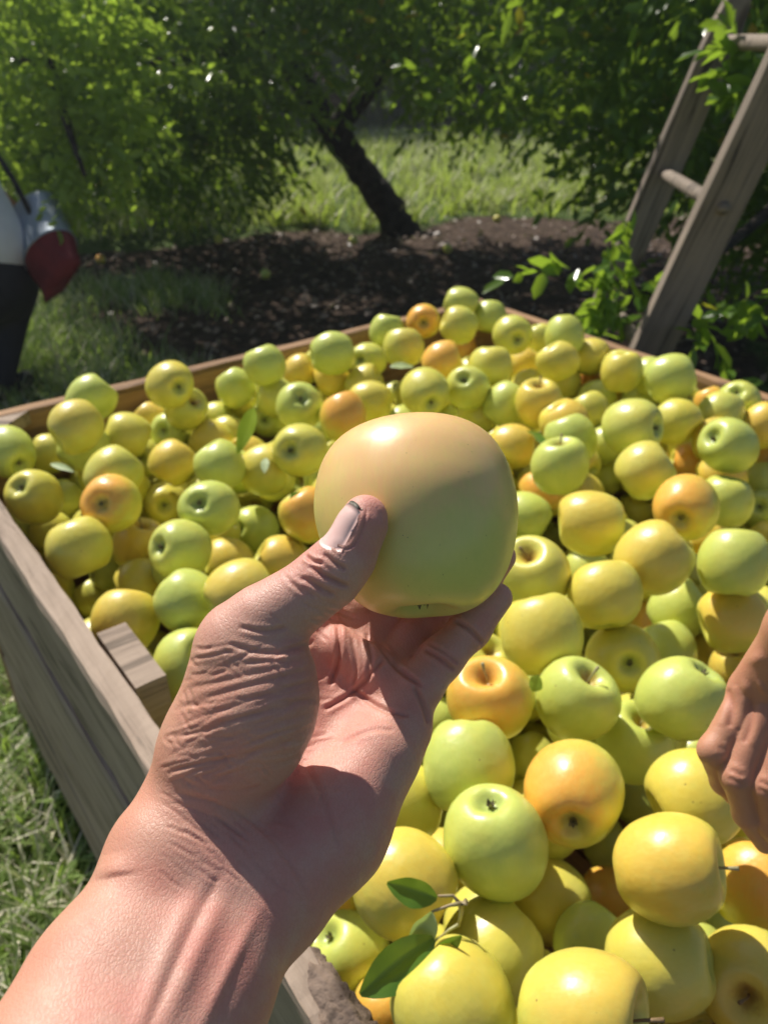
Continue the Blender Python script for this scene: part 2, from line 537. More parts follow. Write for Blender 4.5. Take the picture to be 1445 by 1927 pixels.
DEEP = """
311 718 508 367
34 953 549 356
66 1539 556 362
280 1391 603 352
539 899 546 360
543 1349 589 369
280 1170 579 337
-214 900 537 381
204 1239 551 348
90 967 510 377
516 775 584 366
197 1105 574 366
-284 1119 613 377
-89 1401 536 384
471 885 567 387
246 873 569 366
79 1500 614 380
497 763 505 375
22 831 506 353
380 922 597 386
87 1016 563 370
198 1062 516 395
-66 1037 502 340
-68 929 510 365
-409 1303 513 382
5 1504 566 360
-70 1469 510 379
376 984 557 376
464 820 601 362
-54 862 508 367
275 1246 555 384
-540 1284 535 381
206 1782 566 365
-2 1595 544 381
-417 1155 508 380
93 827 514 372
222 1389 570 338
112 1172 510 365
548 1111 537 398
-285 1186 556 379
596 1151 504 335
456 1246 620 365
-66 1227 560 335
-478 1118 548 366
-134 1596 654 363
109 1563 607 345
-435 1083 592 361
-448 1195 562 376
-337 1252 550 386
62 1161 561 383
-175 1305 593 367
656 1311 539 355
230 821 516 377
529 827 540 345
-628 1229 559 360
478 1380 510 380
387 1173 515 360
68 1048 503 370
149 1635 576 375
52 1479 517 384
157 864 516 369
15 1365 510 342
-50 1340 517 381
-400 1228 515 395
593 943 567 363
65 1234 554 369
531 1283 520 383
-281 950 502 391
472 621 502 358
-250 1112 551 380
-133 1231 559 357
280 1728 605 356
349 1421 612 379
233 1454 558 357
552 960 512 362
-25 1530 506 393
188 1137 515 366
257 1693 552 352
-158 1285 532 320
82 1640 512 390
121 1320 568 382
330 1074 502 372
-382 1413 522 381
-479 1339 544 368
266 1760 539 351
478 1530 669 380
217 1503 606 365
266 1514 558 344
396 1648 589 382
281 1468 609 378
205 1594 591 354
-187 1225 607 387
338 1609 512 391
-272 1060 508 361
-99 1199 509 355
31 1274 501 389
82 1328 508 372
134 1375 520 374
-95 1271 513 380
71 1408 517 370
200 1487 504 371
308 1676 508 369
-301 1135 508 367
-336 1195 506 360
-122 1338 517 370
-20 981 513 375
131 1094 513 364
-13 1080 502 384
49 1119 502 394
168 1210 503 342
435 1440 502 383
507 1454 506 353
158 1292 512 365
203 1346 519 380
419 1509 513 359
191 1418 514 369
341 1488 514 385
-272 1364 524 384
-208 1400 500 399
-112 1530 503 384
181 1773 500 370
239 1823 514 396
-500 1178 515 371
19 1722 502 353
-476 1249 522 365
-353 1349 514 364
-297 1434 526 369
-42 1672 515 378
395 1102 514 372
95 897 504 357
157 935 501 366
268 1013 503 380
136 1021 510 368
5 903 510 371
672 1061 508 367
207 603 515 397
252 679 531 393
703 1132 530 387
115 660 508 352
253 755 530 369
487 935 516 374
608 1021 501 366
480 1005 519 365
538 1045 504 362
397 1028 501 379
464 1074 517 390
520 1178 519 362
772 876 509 370
850 920 510 355
538 688 501 363
722 821 507 389
589 827 507 357
709 913 508 361
771 950 512 390
831 984 510 336
622 946 502 376
754 664 513 373
821 713 501 358
507 477 500 380
473 538 504 353
528 529 550 389
592 577 532 353
647 643 544 386
702 691 554 373
761 733 532 368
842 768 538 354
911 784 533 351
964 836 512 347
822 836 542 378
886 877 556 386
934 944 531 359
141 247 512 354
215 270 538 362
344 375 531 367
393 426 528 365
439 480 524 367
115 310 530 361
465 580 558 359
526 635 548 376
585 679 551 355
639 722 558 353
698 763 544 359
761 798 566 378
521 708 564 350
562 768 531 360
625 790 553 363
671 845 554 373
733 884 571 398
805 909 561 354
873 964 560 366
64 260 528 375
604 873 557 370
659 917 556 365
718 959 564 386
788 1024 547 388
856 1045 528 370
646 990 552 364
715 1033 559 378
795 1098 531 385
115 505 565 381
514 968 574 376
650 1055 576 353
742 1098 585 390
768 1164 523 353
433 1029 568 379
727 1185 579 390
122 704 564 374
249 950 542 363
495 1145 578 378
611 1212 520 327
587 1319 543 346
471 1275 557 361
547 1384 527 361
611 1370 505 355
19 1039 550 342
157 1174 565 371
342 1294 532 377
419 1385 551 378
-1 1128 554 367
135 1240 553 354
349 1371 559 366
464 1477 556 364
-230 1007 537 394
-64 1160 554 365
1 1199 550 371
309 1430 551 390
387 1450 556 373
-25 1279 547 368
47 1301 568 378
325 1548 549 363
426 1611 518 368
-300 979 566 365
196 1555 531 389
264 1587 549 381
376 1670 524 355
-324 1046 555 374
211 1642 540 365
-396 1092 533 364
-274 1292 541 383
-206 1333 534 378
-159 1388 553 366
-130 1452 568 370
-171 1487 520 386
-72 1573 546 368
146 1668 515 336
188 1714 545 382
-377 1398 642 366
85 1714 528 382
111 1786 521 400
471 1343 581 375
498 1414 572 383
-83 1416 608 366
"""
# ---------------------------------------------------------------- one continuous body from blended limbs
def smin(a, b, k):
    h = np.maximum(k-np.abs(a-b), 0)/k
    return np.minimum(a, b)-h*h*k*.25
def body_mesh(groups, h, links, mat, name, floor=.03):
    """groups: list of (blend, [(a, b, ra, rb), ...]); links: blend width with which each group joins what came before"""
    pts = np.array([p for _, g in groups for a, b, ra, rb in g for p in (np.array(a)-ra, np.array(a)+ra, np.array(b)-rb, np.array(b)+rb)])
    lo = pts.min(0)-.012; hi = pts.max(0)+.012; N = np.ceil((hi-lo)/h).astype(int)+1
    ax = [lo[i]+h*np.arange(N[i]) for i in range(3)]
    T = None
    for (kk, g), ln in zip(groups, links):
        G = np.full(N, floor, np.float32)
        for a, b, ra, rb in g:
            a = np.array(a, float); b = np.array(b, float); m = max(ra, rb)+kk+2*h
            l = np.maximum(((np.minimum(a, b)-m-lo)/h).astype(int), 0); u = np.minimum(((np.maximum(a, b)+m-lo)/h).astype(int)+2, N)
            X = ax[0][l[0]:u[0], None, None].astype(np.float32); Y = ax[1][None, l[1]:u[1], None].astype(np.float32); Z = ax[2][None, None, l[2]:u[2]].astype(np.float32)
            d = b-a; L2 = float(d@d)+1e-12
            t = np.clip(((X-a[0])*d[0]+(Y-a[1])*d[1]+(Z-a[2])*d[2])/L2, 0, 1)
            D = np.sqrt((X-a[0]-t*d[0])**2+(Y-a[1]-t*d[1])**2+(Z-a[2]-t*d[2])**2)-(ra+(rb-ra)*t)
            sl_ = tuple(slice(l[i], u[i]) for i in range(3))
            G[sl_] = smin(G[sl_], D.astype(np.float32), kk)
        T = G if T is None else smin(T, G, ln)
    V, F = nets(T, lo, h)
    return V, F
def nets(T, lo, h):
    N = T.shape; ins = T < 0
    cnt = np.zeros((N[0]-1, N[1]-1, N[2]-1), np.int8)
    cs = [(i, j, k) for i in (0, 1) for j in (0, 1) for k in (0, 1)]
    for i, j, k in cs: cnt += ins[i:N[0]-1+i, j:N[1]-1+j, k:N[2]-1+k]
    act = np.argwhere((cnt > 0) & (cnt < 8)); n = len(act)
    idx = np.full(cnt.shape, -1, np.int32); idx[act[:, 0], act[:, 1], act[:, 2]] = np.arange(n)
    acc = np.zeros((n, 3)); c = np.zeros(n)
    val = {q: T[act[:, 0]+q[0], act[:, 1]+q[1], act[:, 2]+q[2]] for q in cs}
    for q in cs:
        for ax_ in range(3):
            if q[ax_]: continue
            r = list(q); r[ax_] = 1; r = tuple(r); a = val[q]; b = val[r]; m = (a < 0) != (b < 0)
            t = np.where(m, a/(a-b+1e-20), 0); p = np.repeat(np.array(q, float)[None], n, 0); p[:, ax_] += t
            acc[m] += p[m]; c[m] += 1
    V = lo+h*(act+acc/c[:, None])
    Fs = []
    for ax_ in range(3):
        b_, c_ = [(1, 2), (2, 0), (0, 1)][ax_]
        s0 = [slice(None)]*3; s1 = [slice(None)]*3; s0[ax_] = slice(0, N[ax_]-1); s1[ax_] = slice(1, N[ax_])
        A = ins[tuple(s0)]; B = ins[tuple(s1)]; e = np.argwhere(A != B)
        e = e[(e[:, b_] > 0) & (e[:, c_] > 0) & (e[:, b_] < N[b_]-1) & (e[:, c_] < N[c_]-1)]
        fl = A[e[:, 0], e[:, 1], e[:, 2]]
        def cell(db, dc):
            q = e.copy(); q[:, b_] -= db; q[:, c_] -= dc; return idx[q[:, 0], q[:, 1], q[:, 2]]
        f = np.stack([cell(1, 1), cell(0, 1), cell(0, 0), cell(1, 0)], 1)
        f[~fl] = f[~fl][:, ::-1]; Fs.append(f)
    F = np.concatenate(Fs); F = F[(F >= 0).all(1)]
    return V, F
def vnormals(V, F):
    n = np.cross(V[F[:, 2]]-V[F[:, 0]], V[F[:, 3]]-V[F[:, 1]]); N = np.zeros_like(V)
    for i in range(4): np.add.at(N, F[:, i], n)
    return N/(np.linalg.norm(N, axis=1)[:, None]+1e-12)
def relax(V, F, it=2, lam=.5):
    for _ in range(it):
        A = np.zeros_like(V); c = np.zeros(len(V))
        for i in range(4):
            np.add.at(A, F[:, i], V[F[:, (i+1) % 4]]+V[F[:, (i+3) % 4]]); np.add.at(c, F[:, i], 2)
        V = V+lam*(A/c[:, None]-V)
    return V
def sculpt(V, F, lines, cy_fade=None):
    """press creases / raise ridges: lines = (polyline in view coordinates, depth in m, width in view units); depth > 0 presses in"""
    N = vnormals(V, F); x, y, d = pix(V); view = np.array([0, 0, CAMZ])-V; view /= np.linalg.norm(view, axis=1)[:, None]
    w = np.clip(((N*view).sum(1)-.05)/.35, 0, 1); disp = np.zeros(len(V)); cr = np.zeros(len(V))
    for pl, dep, wd in lines:
        best = np.full(len(V), 1e9); tt = np.zeros(len(V)); L = len(pl)-1
        # smooth the polyline
        P = np.array(pl, float)
        for _ in range(2):
            if len(P) > 2:
                Q = [P[0]]
                for i in range(len(P)-1): Q += [P[i]*.75+P[i+1]*.25, P[i]*.25+P[i+1]*.75]
                P = np.array(Q+[P[-1]])
        L = len(P)-1
        for i in range(L):
            a = P[i]; e = P[i+1]-a; t = np.clip(((x-a[0])*e[0]+(y-a[1])*e[1])/(e@e+1e-9), 0, 1)
            q = np.hypot(x-a[0]-t*e[0], y-a[1]-t*e[1]); m = q < best; best[m] = q[m]; tt[m] = (i+t[m])/L
        fade = np.clip(np.minimum(tt, 1-tt)*5+.15, 0, 1) if dep > 0 else np.clip(tt*2.2, 0, 1)**1.5*np.clip((1-tt)*3, 0, 1)
        g = np.exp(-(best/wd)**2); disp -= dep*g*fade*w
        if dep > 0: disp += .45*dep*np.exp(-((best-2.1*wd)/(1.2*wd))**2)*fade*w; cr = np.maximum(cr, g*fade*w*min(1, dep/.0009))
    return V+N*disp[:, None], cr
def chain(pts, rad):
    P = [at(*p) if len(p) == 3 else p for p in pts]
    return [(P[i], P[i+1], rad[i], rad[i+1]) for i in range(len(P)-1)]
def body_obj(name, V, F, mat, tan, crease, **k):
    me = mesh_np(name, V, F, mat)
    for nm, arr in (('tan', tan), ('crease', crease)):
        a = me.attributes.new(nm, 'FLOAT', 'POINT'); a.data.foreach_set('value', np.ascontiguousarray(arr, np.float32))
    return obj(name, me, **k)
# ---------------------------------------------------------------- apples
PROF = [(0, .53), (.05, .545), (.12, .62), (.21, .735), (.32, .84), (.45, .90), (.59, .885), (.74, .77), (.88, .56), (.965, .32), (1., .06),
        (.985, -.2), (.92, -.46), (.80, -.69), (.66, -.835), (.52, -.905), (.40, -.915), (.30, -.88), (.21, -.81), (.12, -.755), (0, -.74)]
def apple_mesh(name, seed, seg=32, mat=None, tall=1., taper=0., prof=PROF, sub=1, lobes=.02):
    r = random.Random(seed); V = []; Fq = []
    pr = [Vector((a, b)) for a, b in prof]
    if sub > 1:                                        # smooth resample
        q = []
        for i in range(len(pr)-1):
            p0 = pr[max(i-1, 0)]; p1 = pr[i]; p2 = pr[i+1]; p3 = pr[min(i+2, len(pr)-1)]
            for s_ in range(sub):
                t = s_/sub; q.append(.5*((2*p1)+(p2-p0)*t+(2*p0-5*p1+4*p2-p3)*t*t+(3*p1-p0-3*p2+p3)*t**3))
        pr = q+[pr[-1]]
    ph = [r.uniform(0, 6.28) for _ in range(5)]; lean = (r.uniform(-.05, .05), r.uniform(-.05, .05)); am = r.uniform(.015, .045); tilt = r.uniform(-.13, .13); tilt2 = r.uniform(-.08, .08)
    if seg > 60: tilt, tilt2, am = .05, .02, .012
    V.append((0, 0, pr[0].y*tall))
    for i in range(1, len(pr)-1):
        R, z = pr[i]; b = max(0, -z); tp = 1-taper*max(0, -z)
        for j in range(seg):
            a = 2*math.pi*j/seg
            m = 1+lobes*b*math.cos(5*a+ph[0])+am*math.cos(2*a+ph[1])+.012*math.cos(3*a+ph[2])*(1-abs(z))
            zz = z*tall+lobes*.9*(math.cos(5*a+ph[0])*(b > .6)*R-math.cos(2*a+ph[3])*.5*(z > .6)*R)
            zz += (tilt if z > 0 else tilt2)*abs(z)*R*math.cos(a+ph[4])
            x = R*m*tp*math.cos(a)+lean[0]*z; y = R*m*tp*math.sin(a)+lean[1]*z
            V.append((x, y, zz))
    V.append((0, 0, pr[-1].y*tall)); n = len(pr)-2
    for j in range(seg): Fq.append((0, 1+j, 1+(j+1) % seg))
    for i in range(n-1):
        for j in range(seg):
            a = 1+i*seg+j; b = 1+i*seg+(j+1) % seg; Fq.append((a, a+seg, b+seg, b))
    e = len(V)-1
    for j in range(seg): Fq.append((e, e-seg+(j+1) % seg, e-seg+j))
    return mesh(name, V, Fq, mat)
def tube(name, P, R, seg, mat, cap=True):
    P = [Vector(p) for p in P]; V = []; F = []
    for i, p in enumerate(P):
        t = (P[min(i+1, len(P)-1)]-P[max(i-1, 0)]).normalized(); s = t.cross(Vector((.3, .2, 1)) if abs(t.z) < .9 else Vector((1, 0, .1))).normalized(); u_ = t.cross(s)
        for j in range(seg):
            a = 2*math.pi*j/seg; V.append(p+(s*math.cos(a)+u_*math.sin(a))*R[i])
    for i in range(len(P)-1):
        for j in range(seg): F.append((i*seg+j, i*seg+(j+1) % seg, (i+1)*seg+(j+1) % seg, (i+1)*seg+j))
    if cap: F.append(tuple(reversed(range(seg)))); F.append(tuple((len(P)-1)*seg+j for j in range(seg)))
    return mesh(name, V, F, mat)
def calyx_mesh(name, seed, s=1.):
    r = random.Random(seed); V = []; F = []
    for i in range(5):
        a = i*1.2566+r.uniform(-.15, .15); L = r.uniform(.07, .11)*s; b = len(V); t = r.uniform(.3, .9)
        d = (math.cos(a), math.sin(a)); p = (-d[1], d[0])
        for u_, wd, z in ((.03, .035, -.74), (L*.5, .05, -.80), (L*.9, .03, -.80-.10*t), (L*.8, .004, -.86-.09*t)):
            V += [(d[0]*u_+p[0]*wd*s, d[1]*u_+p[1]*wd*s, z), (d[0]*u_-p[0]*wd*s, d[1]*u_-p[1]*wd*s, z)]
        for q in range(3): F.append((b+2*q, b+2*q+1, b+2*q+3, b+2*q+2))
    for i in range(8):
        a = r.uniform(0, 6.28); b = len(V); q = r.uniform(.02, .05)
        V += [(.02*math.cos(a), .02*math.sin(a), -.74), (.03*math.cos(a+.6), .03*math.sin(a+.6), -.74), (q*math.cos(a), q*math.sin(a), -.88)]; F.append((b, b+1, b+2))
    return mesh(name, V, F, M['calyx'])
AM = [apple_mesh('apple', 40+i, 32, M['apple'], random.uniform(.93, 1.05), random.uniform(0, .10), sub=2, lobes=random.uniform(.01, .03)) for i in range(7)]
ALO = apple_mesh('apple_lo', 99, 14, M['apple'])
STEMS = []
for i in range(4):
    a = random.uniform(0, 6.28); b = random.uniform(.05, .2)
    STEMS.append(tube('stem', [(0, 0, .58), (.02, 0, .75), (b*.5*math.cos(a), b*.5*math.sin(a), .92), (b*math.cos(a), b*math.sin(a), 1.08+.06*i)], [.03, .026, .026, .042], 7, M['stem'] if i % 2 else M['stemg']))
CAL = [calyx_mesh('calyx', i) for i in range(3)]
COL = {'g': ('pale green', .05, 0.), 'y': ('yellow', .5, .12), 'b': ('pink blushed yellow', .6, .42), 'o': ('orange blushed', .8, 1.0)}
def pole_rot(p, spin): return Vector(p).to_track_quat('Z', 'Y') @ Matrix.Rotation(spin, 3, 'Z').to_quaternion()
def place_apple(loc, r, pole, code, me, feat='-', size=1.015, name='apple', label=None, group=None, rnd=random):
    o = obj(name, me, None, loc, label, 'apple', group)
    q = pole_rot(pole, rnd.uniform(0, 6.28)); o.rotation_mode = 'QUATERNION'; o.rotation_quaternion = q; o.scale = (r*size,)*3
    nm, t, bl = COL[code]
    o['tint'] = float(min(1, max(0, t+rnd.uniform(-.2, .2)))); o['blush'] = float(max(0, bl+rnd.uniform(-.15, .1)))
    toc = (Vector((0, 0, CAMZ))-Vector(loc)).normalized()
    bd = (toc*rnd.uniform(.2, .8)+Vector((rnd.uniform(-.6, .3), 0, rnd.uniform(.1, .9)))).normalized()
    bd = q.inverted() @ bd; o['blush_dir'] = [float(x) for x in bd]
    if feat == 's': obj('stem', rnd.choice(STEMS), o)
    if feat == 'c': obj('calyx', rnd.choice(CAL), o)
    return o
GROUP = 'yellow green apples heaped in the wooden bin'
rows = [l.split() for l in APPLES.strip().split('\n')]; REC = []
ra = random.Random(8)
for t in rows:
    loc = np.array([float(v) for v in t[:3]])/1000; r = float(t[3])/10000; code, feat = t[4], t[5]; pole = [float(v) for v in t[6:9]]
    x, y, d = pix(loc); o = place_apple(loc, r, pole, code, ra.choice(AM), feat, rnd=ra, group=GROUP)
    REC.append([o, x, y, FPX*r/d, code, feat])
def zone(x, y):
    if y > 1740: return 'near the bottom photo edge'
    if x > 1170 and y > 1120: return 'around the second hand'
    if y > 1380: return 'below the little finger' if x < 1170 else 'at lower right'
    if y > 1120 and x > 700: return 'right of the fingers'
    if x < 330 and y > 1060: return 'by the near left board'
    if x < 620 and y > 1040: return 'left of the thumb'
    if x > 960 and y > 900: return 'right of the held apple' if x < 1200 else 'by the right edge'
    if x < 130: return 'in the far left corner'
    if x < 350 and y > 880: return 'by the far left board'
    if x < 600 and y > 880: return 'between left board and held apple'
    if x < 400 and y < 880: return 'near the far left corner post'
    if x < 600 and y < 760: return 'by the back board'
    if x < 700: return 'behind and left of the held apple'
    if y < 645: return 'at the far corner peak of the heap'
    if x > 1130 and y < 760: return 'against the right hand board'
    if x > 1130: return 'towards the right hand board'
    if x > 960: return 'behind and right of the held apple'
    return 'behind the top of the held apple'
FE = {'c': 'with calyx showing', 's': 'with stem showing', '-': ''}
OR = ['%s from left' % w for w in ()]+['leftmost', 'second from left', 'third from left', 'fourth from left', 'fifth from left', 'sixth from left', 'seventh from left', 'eighth from left', 'ninth from left', 'tenth from left', 'eleventh from left', 'twelfth from left']+['%dth from left' % i for i in range(13, 60)]
bk = {}
for q in REC: bk.setdefault((zone(q[1], q[2]), q[4], q[5]), []).append(q)
for (z_, c_, f_), qs in bk.items():
    qs.sort(key=lambda q: q[1]); nm = (COL[c_][0]+' apple '+FE[f_]).strip()
    for i, q in enumerate(qs): q[0]['label'] = nm+' '+z_ if len(qs) == 1 else f'{nm}, {OR[i]} {z_}'
HID = []
for i, l in enumerate(FILL.strip().split('\n')):
    v = [float(t) for t in l.split()]; code = ra.choice('ggyyyb')
    o = place_apple(np.array(v[:3])/1000, v[3]/10000, (ra.gauss(0, 1), ra.gauss(0, 1), ra.gauss(0, 1)), code, ra.choice(AM[:4]), '-', 1.0, rnd=ra, group=GROUP)
    x, y, d = pix(np.array(v[:3])/1000); HID.append([o, x, y, 0, code, '-'])
bk = {}
for q in HID: bk.setdefault((zone(q[1], q[2]), q[4]), []).append(q)
for (z_, c_), qs in bk.items():
    qs.sort(key=lambda q: q[1])
    for i, q in enumerate(qs): q[0]['label'] = 'half hidden '+COL[c_][0]+' apple '+z_ if len(qs) == 1 else f'half hidden {COL[c_][0]} apple, {OR[i]} {z_}'
# the rest of the fill, deep down: one mass
lv = np.array([tuple(v.co) for v in ALO.vertices]); lf = [tuple(p.vertices) for p in ALO.polygons]; V = []; F = []
for l in DEEP.strip().split('\n'):
    v = [float(t) for t in l.split()]; q = Vector((ra.gauss(0, 1), ra.gauss(0, 1), ra.gauss(0, 1))).to_track_quat('Z', 'Y').to_matrix()
    b = len(V); V += list(lv@np.array(q).T*(v[3]/10000)*1.05+np.array(v[:3])/1000); F += [tuple(i+b for i in f_) for f_ in lf]
deep = obj('buried_apples', mesh('buried_apples', V, F, M['apple']), None, None, 'buried green and yellow apples deep in the bin', 'apples', kind='stuff')
deep['tint'] = .5; deep['blush'] = .1; deep['blush_dir'] = [0., 0., 1.]

# the apple held up in the hand
HELD = at(785, 972, .345)
PH = [(0, .66), (.06, .67), (.14, .72), (.24, .80), (.36, .855), (.5, .875), (.66, .835), (.82, .71), (.94, .50), (1., .22), (1.0, -.02),
      (.95, -.27), (.865, -.5), (.74, -.71), (.59, -.85), (.45, -.915), (.34, -.925), (.25, -.89), (.18, -.84), (.10, -.80), (0, -.79)]
hm = apple_mesh('apple', 7, 96, M['big'], 1.03, .02, PH, 4, .014)
ho = obj('apple', hm, None, HELD, 'large pink blushed apple held up between thumb and fingers', 'apple')
ho.rotation_mode = 'QUATERNION'
pdir = Vector(UP*1.0+RT*(-.03)+FW*(.33)).normalized()
ho.rotation_quaternion = pole_rot(pdir, 1.1); ho.scale = (.0436,)*3
ho['tint'] = .6; ho['blush'] = .8
bd = ho.rotation_quaternion.inverted() @ Vector(RT*(-.15)+UP*.9-FW*.25).normalized(); ho['blush_dir'] = [float(v) for v in bd]
obj('calyx', calyx_mesh('calyx', 12, .8), ho)
# ---------------------------------------------------------------- the bin
ZR = .684; BA = np.array([-.7221, 1.2148, 0.]); BU = np.array([.79581, .60555, 0]); BV = np.array([.60555, -.79581, 0]); BUL, BVL = 1.2, 1.40
def bw(u_, v_, z): return BA+BU*u_+BV*v_+np.array([0, 0, z])
binroot = empty('apple_bin', bw(BUL/2, BVL/2, 0), 'big weathered wooden bin brim full of yellow green apples', 'crate')
BR = np.array(binroot.location)
def board_obj(name, p0, p1, thick_dir, thick, height, mat, nseg=24, rough=.0015, label=None, edge=None, seed=0):
    """a plank from p0 to p1 (lower inner edge), local x along its length"""
    p0 = np.array(p0); p1 = np.array(p1); L = np.linalg.norm(p1-p0); ex = (p1-p0)/L; ey = np.array(thick_dir, float); ez = np.cross(ex, ey)
    if ez[2] < 0: ez = -ez
    flip = np.dot(np.cross(ex, ey), ez) < 0
    r = random.Random(seed); V = []; F = []
    cs = [(0, .0), (thick*.12, -.0), (thick*.88, 0), (thick, 0), (thick, height*.06), (thick, height*.3), (thick, height*.6), (thick, height*.94), (thick, height), (thick*.9, height), (thick*.5, height), (thick*.1, height), (0, height), (0, height*.94), (0, height*.5), (0, height*.06)]
    ch = .0025
    cs = [(min(max(a, ch*((b < .001) or (b > height-.001))), thick-ch*((b < .001) or (b > height-.001))), b) for a, b in cs]
    m = len(cs); n = nseg
    ph = [r.uniform(0, 6.28) for _ in range(8)]
    for i in range(n+1):
        x = L*i/n
        for j, (a, b) in enumerate(cs):
            w = rough*(math.sin(x*17+ph[0]+b*9)+math.sin(x*41+ph[1]+j)+.7*math.sin(x*97+ph[2]+j*2))*.6
            aa = a+(w if a < thick/2 else -w*.8); bb = b+(w*.9 if b > height*.5 else -w)
            if edge:
                aa, bb = edge(x, aa, bb, j)
            V.append((x, aa, bb))
    for i in range(n):
        for j in range(m):
            q = (i*m+j, i*m+(j+1) % m, (i+1)*m+(j+1) % m, (i+1)*m+j); F.append(q if not flip else q[::-1])
    F.append(tuple(range(m))[::-1] if not flip else tuple(range(m))); F.append(tuple(n*m+j for j in range(m)) if not flip else tuple(n*m+j for j in range(m))[::-1])
    me = mesh(name, V, F, mat, smooth=False)
    o = obj(name, me, binroot, None, label)
    Mx = Matrix(((ex[0], ey[0], ez[0], p0[0]-BR[0]), (ex[1], ey[1], ez[1], p0[1]-BR[1]), (ex[2], ey[2], ez[2], p0[2]-BR[2]), (0, 0, 0, 1)))
    o.matrix_local = Mx; return o
TH = .032; seed = 0
hs = [.150, .158, .150, .160]
for side in range(4):
    if side == 0: a, b, td = bw(0, 0, 0), bw(0, BVL, 0), -BU       # left
    if side == 1: a, b, td = bw(-TH, 0, 0), bw(BUL+TH, 0, 0), -BV   # back
    if side == 2: a, b, td = bw(BUL, 0, 0), bw(BUL, BVL, 0), BU      # right
    if side == 3: a, b, td = bw(-TH, BVL, 0), bw(BUL+TH, BVL, 0), BV # near
    top = ZR
    for k, h_ in enumerate(hs):
        seed += 1; z0 = top-h_
        ed = None
        if side == 0 and k == 0:
            er = random.Random(3); tab = [er.uniform(0, 1) for _ in range(400)]
            def ed(x, aa, bb, j, tab=tab):
                s_ = math.exp(-((x-1.19)/.055)**2)
                if s_ > .05:
                    q = tab[int(x*160) % 400]*.6+tab[(int(x*70)+j*7) % 400]*.5
                    if bb > .12: bb -= s_*q*.02*(1.6-aa/TH); 
                    if aa < TH*.5: aa += s_*q*.009
                return aa, bb
        off = td*(random.Random(seed).uniform(-.002, .003))
        mt = M['wood'] if side in (0, 3) else M['woodin']
        board_obj('board', a+off+np.array([0, 0, z0]), b+off+np.array([0, 0, z0]), td, TH, h_, mt, 110 if (side == 0 and k == 0) else 30, .0012, None, ed, seed)
        if side in (1, 2) and k == 0:      # pale sun-bleached capping strip on the top of back and right boards
            pass
        top = z0-.006
# corner posts, side posts, runners, floor
def post(name, u0, u1, v0, v1, z0, z1, mat):
    return board_obj(name, bw(u0, v0, z0), bw(u1, v0, z0), BV, v1-v0, z1-z0, mat, 8, .0008, None, None, int(u0*100+v0*10))
for (u0, v0) in ((.004, .004), (BUL-.074, .004), (BUL-.074, BVL-.074), (.004, BVL-.074)):
    post('corner_post', u0, u0+.07, v0, v0+.07, .06, ZR-.02, M['woodin'])
post('side_post', .003, .036, .662, .776, .06, ZR-.002, M['wood'])
post('side_post', BUL-.036, BUL-.003, .62, .73, .06, ZR-.03, M['wood'])
# three-cornered gusset lying across the far left corner
gv = [bw(.002, .002, ZR-.022), bw(.125, .002, ZR-.022), bw(.002, .105, ZR-.022)]
V = [p-BR for p in gv]+[p-BR+np.array([0, 0, .024]) for p in gv]
obj('corner_gusset', mesh('corner_gusset', V, [(0, 2, 1), (3, 4, 5), (0, 1, 4, 3), (1, 2, 5, 4), (2, 0, 3, 5)], M['wood'], False), binroot)
for i in range(8):
    board_obj('floor_board', bw(.002+i*.15, .0, .085), bw(.002+i*.15, BVL, .085), BU, .144, .018, M['woodin'], 4, .001, None, None, 50+i)
for vv in (.05, .65, 1.25):
    board_obj('runner', bw(0, vv, 0), bw(BUL, vv, 0), BV, .09, .045, M['woodin'], 4, .001, None, None, 70)
# rotten chip and crumbling bark on the near rim
r = random.Random(12); n, m = 70, 16; V = []; F = []; fib = [[0]*(m+1) for _ in range(n+1)]
for j in range(m+1):
    q = 0
    for i in range(n+1):
        q = q*.82+r.gauss(0, .38); fib[i][j] = q+(r.uniform(-2, 1) if r.random() < .07 else 0)
for i in range(n+1):
    v_ = 1.10+.17*i/n; e = math.sin(math.pi*i/n)**.4
    for j in range(m+1):
        t = j/m; hh = max(-2.2, min(1.2, fib[i][j]))
        u_ = -.024+.034*t; z = ZR-.012+.0155*e*max(0, math.sin(math.pi*min(1, t*1.15)))**.5+.0022*hh*e
        if t > .8: u_ += .006*r.uniform(0, 1)*e; z -= .03*(t-.8)*5
        V.append(bw(u_, v_, z)-BR)
for i in range(n):
    for j in range(m): F.append((i*(m+1)+j, (i+1)*(m+1)+j, (i+1)*(m+1)+j+1, i*(m+1)+j+1))
obj('rotten_edge', mesh('rotten_edge', V, F, M['rot'], True), binroot, None, 'dark crumbling rotten patch on the near rim')

# ---------------------------------------------------------------- leaves lying among the apples
def leaf_mesh(name, L, W, mat, fold=.25, curl=.3, seg=10, wave=.03, seed=0):
    r = random.Random(seed); V = []; F = []; m = 6; ph = r.uniform(0, 6)
    for i in range(seg+1):
        t = i/seg; x = L*t; hw = W*.5*(math.sin(math.pi*min(1, t*.96+.02))**.75)*(1-.25*t); zc = -curl*L*t*t
        for j in range(m+1):
            s_ = (j/m-.5)*2; V.append((x, hw*s_, zc+fold*hw*abs(s_)+wave*W*math.sin(t*15+ph)*abs(s_)**2))
    for i in range(seg):
        for j in range(m): F.append((i*(m+1)+j, (i+1)*(m+1)+j, (i+1)*(m+1)+j+1, i*(m+1)+j+1))
    return mesh(name, V, F, mat)
def orient(o, base, tip, nrm):
    ex = Vector(tip)-Vector(base); ex.normalize(); nz = Vector(nrm); nz = (nz-ex*nz.dot(ex)).normalized(); ey = nz.cross(ex)
    o.matrix_world = Matrix(((ex.x, ey.x, nz.x, base[0]), (ex.y, ey.y, nz.y, base[1]), (ex.z, ey.z, nz.z, base[2]), (0, 0, 0, 1)))
